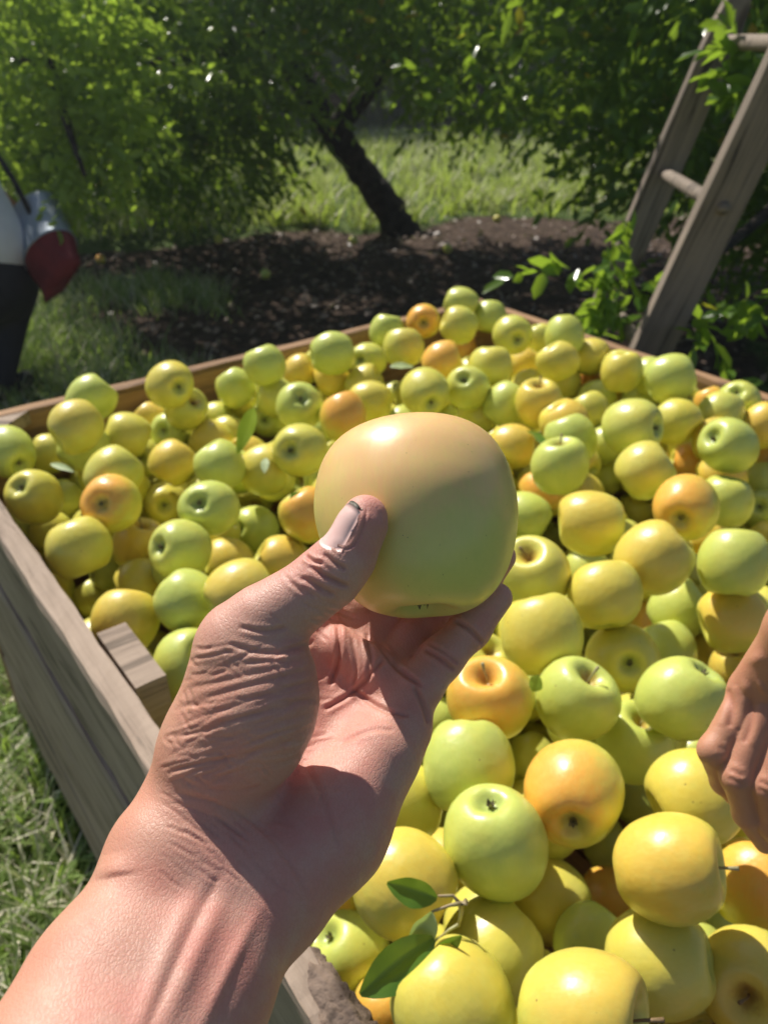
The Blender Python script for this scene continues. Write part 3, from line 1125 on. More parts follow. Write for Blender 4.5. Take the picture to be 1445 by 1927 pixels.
def lone_leaf(b, t, W, nrm, mat, label, fold=.25, curl=.2, seed=0, parent=None, grp=None):
    b = np.array(b); t = np.array(t); L = float(np.linalg.norm(t-b))
    o = obj('leaf', leaf_mesh('leaf', L*1.04, W, mat, fold, curl, 10, .03, seed), None, None, label, 'leaf' if label and parent is None else None, grp)
    orient(o, b, t, nrm)
    if parent is not None:
        o.parent = parent; o.matrix_parent_inverse = Matrix.Translation(parent.location).inverted()
    return o
upv = (-.1, -.35, .9)
tw = empty('leafy_twig', at(880, 1700, .55), 'short apple twig with one pale and two dark green leaves near bottom edge', 'twig')
def tw_tube(P, R, mat=M['stemg']):
    me = tube('twig', [at(*p) for p in P], R, 8, mat); o = obj('twig', me, tw); o.matrix_parent_inverse = Matrix.Translation(tw.location).inverted(); return o
tw_tube([(862, 1742, .56), (868, 1718, .552), (866, 1700, .548), (877, 1697, .546)], [.0012, .0015, .0022, .0026])
tw_tube([(866, 1700, .548), (845, 1704, .545), (812, 1716, .545)], [.0017, .0011, .0009])
tw_tube([(866, 1702, .549), (852, 1685, .549), (824, 1686, .549)], [.0017, .0010, .0009])
tw_tube([(862, 1740, .556), (845, 1750, .556), (815, 1775, .56)], [.0012, .0010, .0008])
lone_leaf(at(822, 1690, .548), at(732, 1664, .548), .022, (.1, -.75, .6), M['leafn'], 'green leaf, partly rolled', .5, .05, 1, tw)
lone_leaf(at(812, 1716, .542), at(778, 1776, .545), .021, (.2, -.85, .5), M['leafp'], 'small pale leaf showing its underside', .55, .1, 2, tw)
lone_leaf(at(815, 1765, .54), at(684, 1872, .525), .034, (-.25, -.75, .6), M['leafn'], 'large dark green leaf', .45, .12, 3, tw)
lone_leaf(at(868, 1760, .53), at(815, 1800, .545), .012, (.1, -.6, .7), M['leafn'], None, .5, .05, 4, tw)
for (b, t, W, nv, mt, lb, f_, s_) in [
    ((478, 768, 1.19), (452, 838, 1.14), .027, (.2, -.7, .6), 'leafb', 'bright green leaf standing between apples behind the held apple', .2, 5),
    ((734, 690, 1.52), (776, 684, 1.52), .022, (0, -.3, .95), 'leafp', 'pale green leaf lying on the apples behind the held apple', .2, 6),
    ((1000, 1300, .715), (1016, 1272, .72), .016, (-.2, -.95, .1), 'leafb', 'small bright green leaf tip beside the orange blushed apple right of the fingers', .2, 7),
    ((500, 862, 1.15), (497, 884, 1.13), .014, (0, -.9, .4), 'leafp', 'tiny pale leaf hanging on an apple left of the held apple', .1, 8),
    ((96, 873, 1.15), (132, 880, 1.13), .012, (0, -.4, .9), 'leafp', 'pale leaf between apples near the far left corner', .2, 9),
    ((1018, 835, 1.20), (1000, 800, 1.24), .030, (.3, -.7, .5), 'leafn', 'dark green leaf tucked in the gap behind and right of the held apple', .2, 10),
    ((566, 925, 1.10), (548, 952, 1.09), .022, (-.3, -.7, .5), 'leafn', 'dark leaf sunk between apples left of the held apple', .2, 11)]:
    lone_leaf(at(*b), at(*t), W, nv, M[mt], lb, f_, .2, s_)

# ---------------------------------------------------------------- orchard ladder
LD = Vector((.27, -.046, 1.0)); A0 = Vector((.505, 1.932, 0)); B0 = Vector((.53, 2.438, 0))
lad = empty('orchard_ladder', A0, 'grey wooden ladder with round rungs leaning behind the bin at right', 'ladder')
def rail(P0, length, w_, t_):
    d = LD.normalized(); side = (B0-A0).normalized(); side = (side-d*side.dot(d)).normalized(); n_ = d.cross(side)
    V = []; F = []; N = 26
    for i in range(N+1):
        s_ = length*i/N; k = 1.0
        if i > N-4: k = [1, .93, .75, .35][i-(N-3)] if i-(N-3) < 4 else 1
        for a, b in ((-1, -1), (-.9, -1.04), (.9, -1.04), (1, -1), (1, 1), (.9, 1.04), (-.9, 1.04), (-1, 1)):
            V.append(Vector((s_, w_/2*b*k*(1+.02*math.sin(s_*9)), t_/2*a*(1+.04*math.sin(s_*13+b)))))
    for i in range(N):
        for j in range(8): F.append((i*8+j, i*8+(j+1) % 8, (i+1)*8+(j+1) % 8, (i+1)*8+j))
    F.append(tuple(range(8))[::-1]); F.append(tuple(N*8+j for j in range(8)))
    o = obj('rail', mesh('rail', V, F, M['ladder'], False), lad)
    o.matrix_local = Matrix(((d.x, n_.x, side.x, P0.x-A0.x), (d.y, n_.y, side.y, P0.y-A0.y), (d.z, n_.z, side.z, P0.z-A0.z), (0, 0, 0, 1)))
rail(A0, 2.05, .092, .042); rail(B0, 1.42, .082, .038)
for z in (.30, .56, .92, 1.235):
    a = A0+LD*z; b = B0+LD*z; e = (b-a).normalized(); me = tube('rung', [a-e*.03-A0, a.lerp(b, .3)-A0, a.lerp(b, .7)-A0, b+e*.03-A0], [.014, .0175, .0175, .014], 12, M['ladder']); obj('rung', me, lad)
# ---------------------------------------------------------------- the hand holding the apple
def tosurf(P): return P
HG = [
 # forearm and wrist
 (.014, chain([(302, 1655, .290), (190, 1860, .262), (95, 2060, .236), (-60, 2400, .205)], [.0205, .0225, .0245, .028])
      + chain([(480, 1692, .293), (365, 1880, .268), (240, 2080, .240), (60, 2440, .21)], [.0205, .0225, .0245, .028])
      + chain([(392, 1665, .296), (280, 1870, .268), (165, 2070, .240), (0, 2420, .208)], [.0215, .0235, .026, .030])
 # palm
      + chain([(330, 1590, .296), (395, 1470, .318)], [.0215, .0200])
      + chain([(400, 1610, .300), (450, 1500, .322), (590, 1165, .362)], [.0200, .0160, .0115])
      + chain([(440, 1630, .302), (520, 1500, .330), (683, 1225, .366)], [.0200, .0160, .0115])
      + chain([(480, 1660, .303), (570, 1530, .330), (738, 1285, .358)], [.0205, .0165, .0118])
      + chain([(490, 1690, .301), (620, 1570, .322), (757, 1370, .340)], [.0205, .0180, .0128])
 # heel of the hand on the little finger side
      + chain([(540, 1660, .300), (625, 1560, .312), (712, 1425, .326)], [.0150, .0165, .0130])),
 # pads at the finger roots
 (.006, chain([(640, 1215, .350), (700, 1258, .348), (752, 1312, .342)], [.0085, .0085, .0090])
      + chain([(598, 1150, .366), (650, 1155, .372), (705, 1165, .376)], [.0115, .0120, .0110])),
 # thumb metacarpal and ball
 (.012, chain([(376, 1500, .306), (408, 1410, .304), (452, 1240, .301)], [.0190, .0195, .0180])
      + chain([(420, 1440, .300), (490, 1335, .297), (524, 1255, .295)], [.0160, .0165, .0120])
      + chain([(495, 1400, .300), (524, 1315, .298)], [.0130, .0120])),
 # thumb
 (.007, chain([(456, 1203, .301), (500, 1170, .300), (560, 1130, .300), (620, 1083, .300)], [.0155, .0132, .0114, .0110])
      + chain([(620, 1083, .300), (655, 1045, .2985), (683, 985, .2985), (688, 968, .2995)], [.0110, .0092, .0079, .0066])),
 # little finger
 (.004, chain([(752, 1345, .342), (790, 1290, .345), (829, 1240, .352)], [.0120, .0098, .0094])
      + chain([(829, 1240, .352), (884, 1183, .359)], [.0094, .0089]) + chain([(884, 1183, .359), (935, 1125, .362)], [.0089, .0070])),
 # ring finger
 (.004, chain([(735, 1275, .358), (775, 1208, .370)], [.0118, .0102]) + chain([(775, 1208, .370), (850, 1140, .390)], [.0102, .0096])
      + chain([(850, 1150, .390), (905, 1095, .396)], [.0096, .0090]) + chain([(905, 1095, .396), (942, 1048, .390)], [.0090, .0074])),
 # middle finger
 (.004, chain([(678, 1225, .366), (712, 1155, .380)], [.0118, .0106]) + chain([(712, 1155, .380), (765, 1085, .402)], [.0106, .0098])
      + chain([(765, 1085, .402), (820, 1010, .404)], [.0098, .0090]) + chain([(820, 1010, .404), (870, 950, .396)], [.0090, .0074])),
 # index finger
 (.004, chain([(588, 1160, .362), (610, 1090, .374)], [.0120, .0110]) + chain([(610, 1090, .374), (660, 1010, .398)], [.0104, .0096])
      + chain([(660, 1010, .398), (715, 945, .404)], [.0096, .0088]) + chain([(715, 945, .404), (765, 905, .400)], [.0088, .0072])),
]
V, F = body_mesh(HG, .00066, [0, .006, .008, .006, .005, .004, .004, .004], None, 'hand')
V = relax(V, F, 2, .5)
# flesh flattens where it presses on the fruit
hc = np.array(HELD); dd = V-hc; dl = np.linalg.norm(dd, axis=1)
lines = [
 ([(431, 1213), (503, 1232), (560, 1222), (592, 1206)], .0016, 7), ([(352, 1296), (494, 1265), (580, 1238)], .0008, 7), ([(330, 1335), (445, 1295), (592, 1259)], .0010, 7),
 ([(382, 1350), (494, 1309), (596, 1283)], .0008, 6), ([(318, 1392), (503, 1338), (594, 1312)], .0011, 7), ([(365, 1410), (484, 1372), (592, 1341)], .0008, 6),
 ([(306, 1452), (494, 1414), (590, 1372)], .0011, 8), ([(400, 1470), (518, 1444), (576, 1414)], .0008, 7), ([(340, 1470), (420, 1492), (500, 1480)], .0006, 6),
 ([(330, 1372), (372, 1350), (430, 1330)], .0005, 5), ([(322, 1420), (370, 1398), (440, 1380)], .0005, 5), ([(440, 1245), (500, 1250), (560, 1240)], .0005, 5), ([(450, 1180), (500, 1190), (540, 1180)], .0005, 6),
 ([(330, 1492), (421, 1514), (490, 1556), (540, 1612), (580, 1685)], .0011, 6), ([(345, 1540), (399, 1580), (460, 1650), (520, 1725)], .0006, 6), ([(310, 1508), (400, 1534), (470, 1580)], .0006, 5),
 ([(636, 1175), (640, 1230), (622, 1290)], .0011, 6), ([(610, 1335), (670, 1302), (722, 1240)], .0009, 6), ([(715, 1215), (745, 1258), (795, 1292)], .0012, 6), ([(660, 1296), (720, 1338), (770, 1348)], .0008, 6),
 ([(690, 1190), (700, 1240), (690, 1275)], .0008, 6), ([(662, 1200), (672, 1250), (664, 1290)], .0006, 5), ([(640, 1400), (700, 1370), (740, 1375)], .0004, 6), ([(560, 1420), (610, 1500), (640, 1600)], .0004, 9),
 ([(858, 1168), (885, 1184), (908, 1212)], .0012, 6), ([(800, 1222), (828, 1238), (855, 1262)], .0010, 6), ([(806, 1212), (838, 1228), (862, 1250)], .0006, 5), ([(778, 1290), (798, 1330), (806, 1362)], .0010, 6),
 ([(584, 1064), (606, 1082), (628, 1092), (656, 1104)], .0009, 6), ([(608, 1042), (630, 1060), (652, 1072)], .0008, 6), ([(566, 1086), (594, 1102), (628, 1120)], .0007, 6), ([(548, 1094), (570, 1116)], .0005, 5), ([(628, 1026), (645, 1040)], .0006, 4),
 ([(690, 958), (686, 984), (677, 1010), (663, 1030), (648, 1034)], .0005, 3.0),
 ([(575, 1046), (590, 1058), (606, 1060)], .0010, 5),
 # tendons and the wrist bone stand proud
 ([(448, 1640), (385, 1760), (300, 1950)], -.0014, 20), ([(395, 1632), (335, 1740), (250, 1950)], -.0010, 18), ([(500, 1690), (440, 1800), (370, 1950)], -.0010, 14), ([(418, 1640), (358, 1752), (272, 1950)]  , .0002, 10),
 ([(205, 1608), (212, 1635), (215, 1650)], -.0012, 34)]
r_ = random.Random(4)
lines = [(p, (d_*.30 if w_ < 8.5 and d_ > 0 and p[0][1] > 1200 and p[0][0] < 520 else d_), w_*.72 if d_ > 0 else w_) for p, d_, w_ in lines]
for i in range(150):        # the web of finer wrinkles over the ball of the thumb, thumb back and wrist
    if i < 90: x0 = r_.uniform(300, 540); y0 = r_.uniform(1215, 1490); a = -.28+r_.gauss(0, .14) if i % 3 else .75+r_.gauss(0, .25); L_ = r_.uniform(25, 120) if i % 3 else r_.uniform(15, 40)
    elif i < 130: x0 = r_.uniform(300, 520); y0 = r_.uniform(1490, 1640); a = .62+r_.gauss(0, .15); L_ = r_.uniform(30, 80)
    else: x0 = r_.uniform(470, 640); y0 = r_.uniform(1075, 1175); a = .55+r_.gauss(0, .3); L_ = r_.uniform(20, 55)
    lines.append(([(x0, y0), (x0+L_*.5*math.cos(a), y0+L_*.5*math.sin(a)+r_.uniform(-4, 4)), (x0+L_*math.cos(a), y0+L_*math.sin(a))], r_.uniform(.0001, .0003), 3.4))
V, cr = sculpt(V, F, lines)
dd = V-hc; dl = np.linalg.norm(dd, axis=1)
x, y, d = pix(V)
tan = np.clip((1560-y*.82-x*.42+ (-300))/1, 0, 0)
# weathered outer side of wrist and forearm, pink palm
edge = np.clip((520-(x+ (y-1450)*.62))/230, 0, 1)*np.clip((y-1120)/160, 0, 1); tan = edge*.5
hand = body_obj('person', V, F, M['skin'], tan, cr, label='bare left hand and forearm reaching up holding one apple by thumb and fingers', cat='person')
# thumb nail: a curved plate lying on the left front of the thumb tip
a_ = at(648, 1040, .2985); b_ = at(690, 958, .2985); axd = (b_-a_)/np.linalg.norm(b_-a_)
tc = np.array([0, 0, CAMZ])-a_; tc -= axd*(tc@axd); tc /= np.linalg.norm(tc); lf_ = np.cross(tc, axd); lf_ = lf_ if lf_[0] < 0 else -lf_
from mathutils.bvhtree import BVHTree
BVH = BVHTree.FromPolygons([tuple(v) for v in V], [tuple(map(int, f)) for f in F])
def nail(name, t0, t1, R0, R1, half, lift, mat, tipcurve=0., n1=10, n2=12, thick=.0008, mid=.80):
    Vn = []; Fn = []
    for s_ in (0, 1):
        for i in range(n1+1):
            t = i/n1
            for j in range(n2+1):
                q = (j/n2-.5)*2; al = mid+half*q
                tt = t0+(t1-t0)*t + (tipcurve*(1-q*q)*t) - .0022*(1-t)**2*(1-q*q)*-1*0 + .0018*(q*q)*(1-t)
                dr = math.cos(al)*tc+math.sin(al)*lf_; org = a_+axd*min(tt, .0135)+dr*.02
                hit = BVH.ray_cast(Vector(org), Vector(-dr)); R = (.02-hit[3]) if hit[0] is not None else R0
                R = min(R, R0+.002)+lift-s_*thick-.0012*max(0, tt-.0135)/.004
                R += .00055*(1-q**4)*(1-(1-t)**4)
                Vn.append(a_+axd*tt+R*dr)
    m = (n1+1)*(n2+1)
    for s_ in (0, 1):
        for i in range(n1):
            for j in range(n2):
                f_ = tuple(s_*m+k for k in (i*(n2+1)+j, (i+1)*(n2+1)+j, (i+1)*(n2+1)+j+1, i*(n2+1)+j+1)); Fn.append(f_ if s_ else f_[::-1])
    rim = [(0, j) for j in range(n2)]+[(i, n2) for i in range(n1)]+[(n1, j) for j in range(n2, 0, -1)]+[(i, 0) for i in range(n1, 0, -1)]
    ids = [i*(n2+1)+j for i, j in rim]
    for k in range(len(ids)): p, q = ids[k], ids[(k+1) % len(ids)]; Fn.append((p, q, q+m, p+m))
    return obj(name, mesh(name, Vn, Fn, mat), hand)
nail('fingernail', -.0015, .0160, .0107, .0086, .70, .0, M['nail'], .0015)
nail('nail_rim', .0161, .0173, .0100, .0100, .62, .0, M['dirt'], .0015, 3, 12)

# ---------------------------------------------------------------- the second hand, picking at the right edge
RG = [
 (.010, chain([(1412, 1298, .505), (1500, 1180, .470), (1600, 1040, .445)], [.0135, .0160, .0190])
      + chain([(1450, 1300, .500), (1535, 1180, .470), (1620, 1050, .445)], [.0145, .0170, .0200])
      + chain([(1500, 1305, .495), (1570, 1190, .468), (1640, 1060, .445)], [.0145, .0170, .0200])
      + chain([(1555, 1310, .495), (1600, 1200, .470), (1660, 1070, .445)], [.0140, .0170, .0200])
      + chain([(1625, 1050, .445), (1800, 800, .42), (2000, 520, .40)], [.0240, .0280, .0340])
      + chain([(1650, 1075, .445), (1830, 830, .42), (2030, 560, .40)], [.0240, .0280, .0340])),
 (.004, chain([(1412, 1300, .505), (1342, 1412, .500)], [.0112, .0088]) + chain([(1342, 1412, .500), (1362, 1470, .515)], [.0096, .0084]) + chain([(1362, 1470, .515), (1395, 1510, .530)], [.0084, .0070])),
 (.004, chain([(1448, 1305, .498), (1385, 1462, .492)], [.0116, .0094]) + chain([(1385, 1462, .492), (1405, 1530, .505)], [.0096, .0084]) + chain([(1405, 1530, .505), (1440, 1585, .525)], [.0090, .0074])),
 (.004, chain([(1498, 1310, .492), (1444, 1478, .486)], [.0118, .0096]) + chain([(1444, 1478, .486), (1456, 1550, .500)], [.0098, .0086]) + chain([(1452, 1550, .500), (1480, 1600, .520)], [.0092, .0074])),
 (.004, chain([(1552, 1315, .492), (1510, 1470, .486)], [.0125, .0102]) + chain([(1510, 1470, .486), (1510, 1545, .500)], [.0102, .0090]) + chain([(1510, 1545, .500), (1520, 1600, .520)], [.0090, .0074])),
 (.006, chain([(1640, 1150, .46), (1640, 1300, .51), (1600, 1430, .54), (1560, 1530, .545)], [.0170, .0135, .0115, .0085])),
]
V, F = body_mesh(RG, .0010, [0, .006, .0008, .0008, .0008, .006], None, 'hand2')
V = relax(V, F, 2, .5)
rl = [([(1352, 1404), (1362, 1414)], .0004, 5), ([(1372, 1448), (1398, 1462)], .0007, 5), ([(1368, 1462), (1400, 1478)], .0006, 5), ([(1426, 1470), (1456, 1484)], .0007, 5), ([(1424, 1482), (1452, 1498)], .0006, 5),
      ([(1366, 1296), (1378, 1330), (1372, 1370)], .0012, 8), ([(1412, 1310), (1414, 1360), (1398, 1400)], .0009, 7), ([(1400, 1255), (1440, 1230)], -.0012, 12), ([(1392, 1300), (1412, 1290)], -.0012, 14), ([(1425, 1300), (1440, 1290)], -.0012, 14)]
V, cr = sculpt(V, F, rl)
hand2 = body_obj('person', V, F, M['tan'], np.full(len(V), .55), cr, label='tanned hand with bent fingers reaching down into the apples at right edge', cat='person')
# ---------------------------------------------------------------- ground
def soilmask(x, y):
    q = ((x-1.0)/3.0)**2+((y-5.0)/1.7)**2+.55*np.sin(x*2.3+1.3*np.sin(y*1.7))*np.sin(y*2.6+x); return np.clip((1.25-q)/.5, 0, 1)
xs = np.concatenate([[-58, -40, -20, -12, -8], np.arange(-5, 7.01, .12), [9, 13, 22, 40, 58]])
ys = np.concatenate([[-30, -12, -6, -2, -1], np.arange(-.5, 13, .12), [15, 19, 26, 40, 58]])
X, Y = np.meshgrid(xs, ys, indexing='ij')
Z = .035*np.sin(X*1.7+Y*.9)*np.sin(Y*1.3-.4*X)+.02*np.sin(X*4.3+1)*np.sin(Y*3.7)
rr = RNG.normal(0, 1, X.shape)*.008; Z = Z*.5+rr*(np.abs(X) < 7)
Z -= .03; inb = (np.abs((X-BA[0])*BU[0]+(Y-BA[1])*BU[1]-.6) < .9) & (np.abs((X-BA[0])*BV[0]+(Y-BA[1])*BV[1]-.7) < 1.0); Z[inb] = -.012+Z[inb]*.1
ny = len(ys); I = np.arange(len(xs)*ny).reshape(len(xs), ny)
Fg = np.stack([I[:-1, :-1], I[1:, :-1], I[1:, 1:], I[:-1, 1:]], -1).reshape(-1, 4)
gm = mesh_np('ground', np.stack([X, Y, Z], -1).reshape(-1, 3), Fg)
at_ = gm.attributes.new('soil', 'FLOAT', 'POINT'); at_.data.foreach_set('value', soilmask(X, Y).ravel().astype(np.float32))
k = NT('ground'); co = k.coord()
n = k.noise(co, 1.4, 5, .65); n2 = k.noise(co, 16, 5, .7); n3 = k.noise(co, 60, 3)
so_ = k.mr(k.math('ADD', k.attr('soil', 'GEOMETRY'), k.math('MULTIPLY', k.math('SUBTRACT', n, .5), .8)), .35, .6)
soil = k.ramp(n2, [(.3, (.035, .024, .018)), (.5, (.075, .05, .036)), (.68, (.15, .105, .08)), (.8, (.26, .20, .16))])
grs = k.ramp(k.math('ADD', k.math('MULTIPLY', n2, .6), k.math('MULTIPLY', n3, .4)), [(.3, (.03, .05, .015)), (.5, (.075, .12, .03)), (.65, (.17, .19, .07)), (.8, (.36, .33, .2))])
c = k.mix(so_, grs, soil)
b = k.bsdf(Base_Color=c, Roughness=.95, Specular_IOR_Level=.15, Normal=k.bump(k.math('ADD', n2, n3), 1., .02)); gm.materials.append(k.done(b.outputs[0]))
obj('ground', gm, kind='structure')

# ---------------------------------------------------------------- grass and litter
def blades(n, sampler, lmin, lmax, wid, name, mats, frac, label, lean=.55, seed=1):
    r = np.random.default_rng(seed); P = sampler(r, n); n = len(P)
    L = r.uniform(lmin, lmax, n); a = r.uniform(0, 2*np.pi, n); ln = r.uniform(.1, 1, n)*lean
    d = np.stack([np.cos(a)*ln, np.sin(a)*ln, np.ones(n)], 1); d /= np.linalg.norm(d, axis=1)[:, None]
    s = np.stack([-np.sin(a+r.normal(0, .8, n)), np.cos(a), np.zeros(n)], 1)*wid*r.uniform(.6, 1.3, n)[:, None]*.5
    bend = np.stack([np.cos(a), np.sin(a), -np.ones(n)*.6], 1)*L[:, None]*r.uniform(.1, .5, n)[:, None]
    p1 = P+d*L[:, None]*.5+bend*.25; p2 = P+d*L[:, None]+bend
    V = np.stack([P-s, P+s, p1-s*.8, p1+s*.8, p2], 1).reshape(-1, 3); b = (np.arange(n)*5)[:, None]
    F = np.concatenate([b+np.array([0, 1, 3]), b+np.array([0, 3, 2]), b+np.array([2, 3, 4])])
    me = mesh_np(name, V, F, mats[0])
    for m in mats[1:]: me.materials.append(m)
    dry = (r.uniform(0, 1, n) < frac).astype(np.int32); me.polygons.foreach_set('material_index', np.tile(dry, 3))
    return obj(name, me, None, None, label, 'grass', kind='stuff')
def box_s(x0, x1, y0, y1, cond=None, clump=0):
    def f(r, n):
        P = np.stack([r.uniform(x0, x1, n), r.uniform(y0, y1, n), np.full(n, -.03)], 1)
        if clump:
            c_ = np.stack([r.uniform(x0, x1, clump), r.uniform(y0, y1, clump)], 1); j = r.integers(0, clump, n); m = r.uniform(0, 1, n) < .7
            P[m, :2] = c_[j[m]]+r.normal(0, .05, (m.sum(), 2))
        a_ = (P-BA)@BU; b_ = (P-BA)@BV; ok = ~((a_ > -.035) & (a_ < BUL+.035) & (b_ > -.035) & (b_ < BVL+.035))
        if cond is not None: ok &= cond(P, r)
        return P[ok]
    return f
GM = [M['grass'], M['straw']]
blades(46000, box_s(-1.9, .1, .15, 1.75, None, 900), .05, .17, .0075, 'grass', GM, .42, 'sunlit green and straw coloured grass beside the near left side of bin', .9, 1)
blades(38000, box_s(-3.6, .5, 1.5, 4.8, lambda P, r: soilmask(P[:, 0], P[:, 1]) < r.uniform(.2, .9, len(P)), 500), .06, .20, .006, 'grass', GM, .3, 'taller half shaded grass beyond the back of bin at left', .7, 2)
blades(46000, box_s(-5, 6, 5.9, 12.5, lambda P, r: soilmask(P[:, 0], P[:, 1]) < .3, 500), .10, .30, .014, 'grass', [M['meadow'], M['straw']], .3, 'bright sunlit meadow grass beyond the trees', .6, 3)
r = np.random.default_rng(9); n = 4600
P = np.stack([r.uniform(-2.4, 4.4, n), r.uniform(2.6, 7.8, n), np.full(n, -.015)], 1); P = P[soilmask(P[:, 0], P[:, 1]) > r.uniform(.1, 1, len(P))]; n = len(P)
a = r.uniform(0, 6.28, n); e1 = np.stack([np.cos(a), np.sin(a), r.normal(0, .3, n)], 1)*r.uniform(.012, .032, n)[:, None]; e2 = np.stack([-np.sin(a), np.cos(a), r.normal(0, .4, n)], 1)*.014
V = np.stack([P-e1, P-e2+[0, 0, .008], P+e1, P+e2], 1).reshape(-1, 3); Fq = (np.arange(n)*4)[:, None]+np.arange(4)
obj('leaf_litter', mesh_np('leaf_litter', V, Fq, M['litter'], False), None, None, 'brown fallen leaves and twigs scattered on shaded soil under the trees', 'leaf litter', kind='stuff')

# ---------------------------------------------------------------- trees
LEAF_V = np.array([[0, 0, 0], [.30, .20, .05], [.72, .19, .03], [1., 0, -.10], [.72, -.19, .03], [.30, -.20, .05], [.5, 0, -.02]])
LEAF_F = np.array([[0, 6, 2, 1], [6, 3, 2, 2], [0, 5, 4, 6], [6, 4, 3, 3]])
LEAF_T = np.array([[0, 2, 1], [0, 6, 2], [6, 3, 2], [0, 5, 4], [0, 4, 6], [6, 4, 3]])
LEAFME = {}
def leaf_me(mat):
    if mat.name not in LEAFME: LEAFME[mat.name] = mesh_np('leaf', LEAF_V, LEAF_T, mat, False)
    return LEAFME[mat.name]
def make_twigs(r, centers, dirs, nl, tl, leafL):
    """leaf base points, frames, lengths along drooping twigs"""
    n = len(centers); out = []
    t = (np.arange(nl)+.5)/nl
    droop = np.stack([np.zeros(n), np.zeros(n), -np.ones(n)*r.uniform(.05, .5, n)], 1)
    B = centers[:, None]+dirs[:, None]*(t[None, :, None]*tl[:, None, None])+droop[:, None]*(t**2)[None, :, None]*tl[:, None, None]
    B = B.reshape(-1, 3); m = len(B)
    dd = np.repeat(dirs, nl, 0)+r.normal(0, .7, (m, 3)); dd[:, 2] -= r.uniform(.0, .7, m); dd /= np.linalg.norm(dd, axis=1)[:, None]
    nz = r.normal(0, .65, (m, 3))+[0, 0, .8]; nz -= dd*(nz*dd).sum(1)[:, None]; nz /= np.linalg.norm(nz, axis=1)[:, None]
    ey = np.cross(nz, dd); L = r.uniform(.6, 1.15, m)*leafL
    return B, np.stack([dd, ey, nz], -1), L
def crown_points(r, lobes, n):
    w_ = np.array([l[1][0]*l[1][1]*l[1][2] for l in lobes])**.7*np.array([l[2] if len(l) > 2 else 1 for l in lobes]); w_ /= w_.sum(); ids = r.choice(len(lobes), n, p=w_); c_ = np.array([l[0] for l in lobes])[ids]; s_ = np.array([l[1] for l in lobes])[ids]
    q = r.normal(0, 1, (n, 3)); q /= np.linalg.norm(q, axis=1)[:, None]; rad = r.uniform(.35, 1, n)**.45
    # clumpy shell with holes
    ph = np.sin(q[:, 0]*7+ids)+np.sin(q[:, 1]*6.3+2*ids)+np.sin(q[:, 2]*8+1.7*ids)
    rad *= 1+.10*ph
    dirs = q*np.array([1, 1, .5])+r.normal(0, .5, (n, 3)); dirs /= np.linalg.norm(dirs, axis=1)[:, None]
    return c_+q*s_*rad[:, None], dirs
def tree(name, label, loc, trunk, limbs, lobes, ntw, leafL, mat, seed, nobj=0, group=None, extra=None, nl=12, clip=None, cat='tree'):
    root = empty(name, loc, label, cat, group); r = np.random.default_rng(seed); l0 = np.array(loc)
    rr_ = random.Random(seed)
    def limb(nm, P, R, seg=12):
        Q = []; RR = []; n_ = 5
        for i in range(len(P)-1):
            for j in range(n_):
                t = j/n_; Q.append(np.array(P[i])*(1-t)+np.array(P[i+1])*t+np.array([rr_.uniform(-1, 1), rr_.uniform(-1, 1), 0])*R[i]*.14); RR.append((R[i]*(1-t)+R[i+1]*t)*rr_.uniform(.93, 1.08))
        Q.append(np.array(P[-1])); RR.append(R[-1]); o = obj(nm, tube(nm, [q-l0 for q in Q], RR, seg, M['bark']), root); return o
    if trunk: limb('trunk', *trunk, 16)
    for P, R in limbs: limb('limb', P, R, 8)
    c_, d_ = crown_points(r, lobes, ntw)
    n0 = len(c_)
    if extra is not None: c2, d2 = extra(r); c_ = np.vstack([c_, c2]); d_ = np.vstack([d_, d2])
    if clip is not None: ok = clip(c_); c_ = c_[ok]; d_ = d_[ok]
    B, Rm, L = make_twigs(r, c_, d_, nl, np.where(np.arange(len(c_)) < n0, r.uniform(.15, .4, len(c_)), r.uniform(.08, .24, len(c_))), leafL)
    ok = B[:, 2] > .12; B, Rm, L = B[ok], Rm[ok], L[ok]
    if nobj:
        x, y, d = pix(B); vis = (d > .3) & (x > -30) & (x < 1475) & (y > -30) & (y < 800); score = np.where(vis, L/d, 0); od = np.argsort(-score)[:nobj]
        me = leaf_me(mat)
        for i in od:
            o = bpy.data.objects.new('leaf', me); C.objects.link(o); o.parent = root; A = Rm[i]*L[i]; p = B[i]-l0
            o.matrix_local = Matrix(((A[0, 0], A[0, 1], A[0, 2], p[0]), (A[1, 0], A[1, 1], A[1, 2], p[1]), (A[2, 0], A[2, 1], A[2, 2], p[2]), (0, 0, 0, 1)))
        m = np.ones(len(B), bool); m[od] = False; B, Rm, L = B[m], Rm[m], L[m]
    V = (np.einsum('nij,kj->nki', Rm, LEAF_V)*L[:, None, None]+(B-l0)[:, None]).reshape(-1, 3).astype(np.float32)
    Fl = ((np.arange(len(B))*7)[:, None, None]+LEAF_T[None]).reshape(-1, 3)
    obj('crown', mesh_np('crown', V, Fl, mat, False), root, kind='stuff')
    return root
# low twigs as leafy sprays, given as lines in the air
def spray(pts, n, sp):
    P = np.array([at(*p) for p in pts])
    def f(r):
        t = r.uniform(0, len(P)-1.001, n); i = t.astype(int); q = P[i]+(P[i+1]-P[i])*(t-i)[:, None]+r.normal(0, sp, (n, 3)); d = (P[i+1]-P[i])/np.linalg.norm(P[i+1]-P[i], axis=1)[:, None]+r.normal(0, .5, (n, 3)); return q, d/np.linalg.norm(d, axis=1)[:, None]
    return f
def sprays(L_):
    def f(r):
        o = [spray(*l)(r) for l in L_]; return np.vstack([a for a, b in o]), np.vstack([b for a, b in o])
    return f
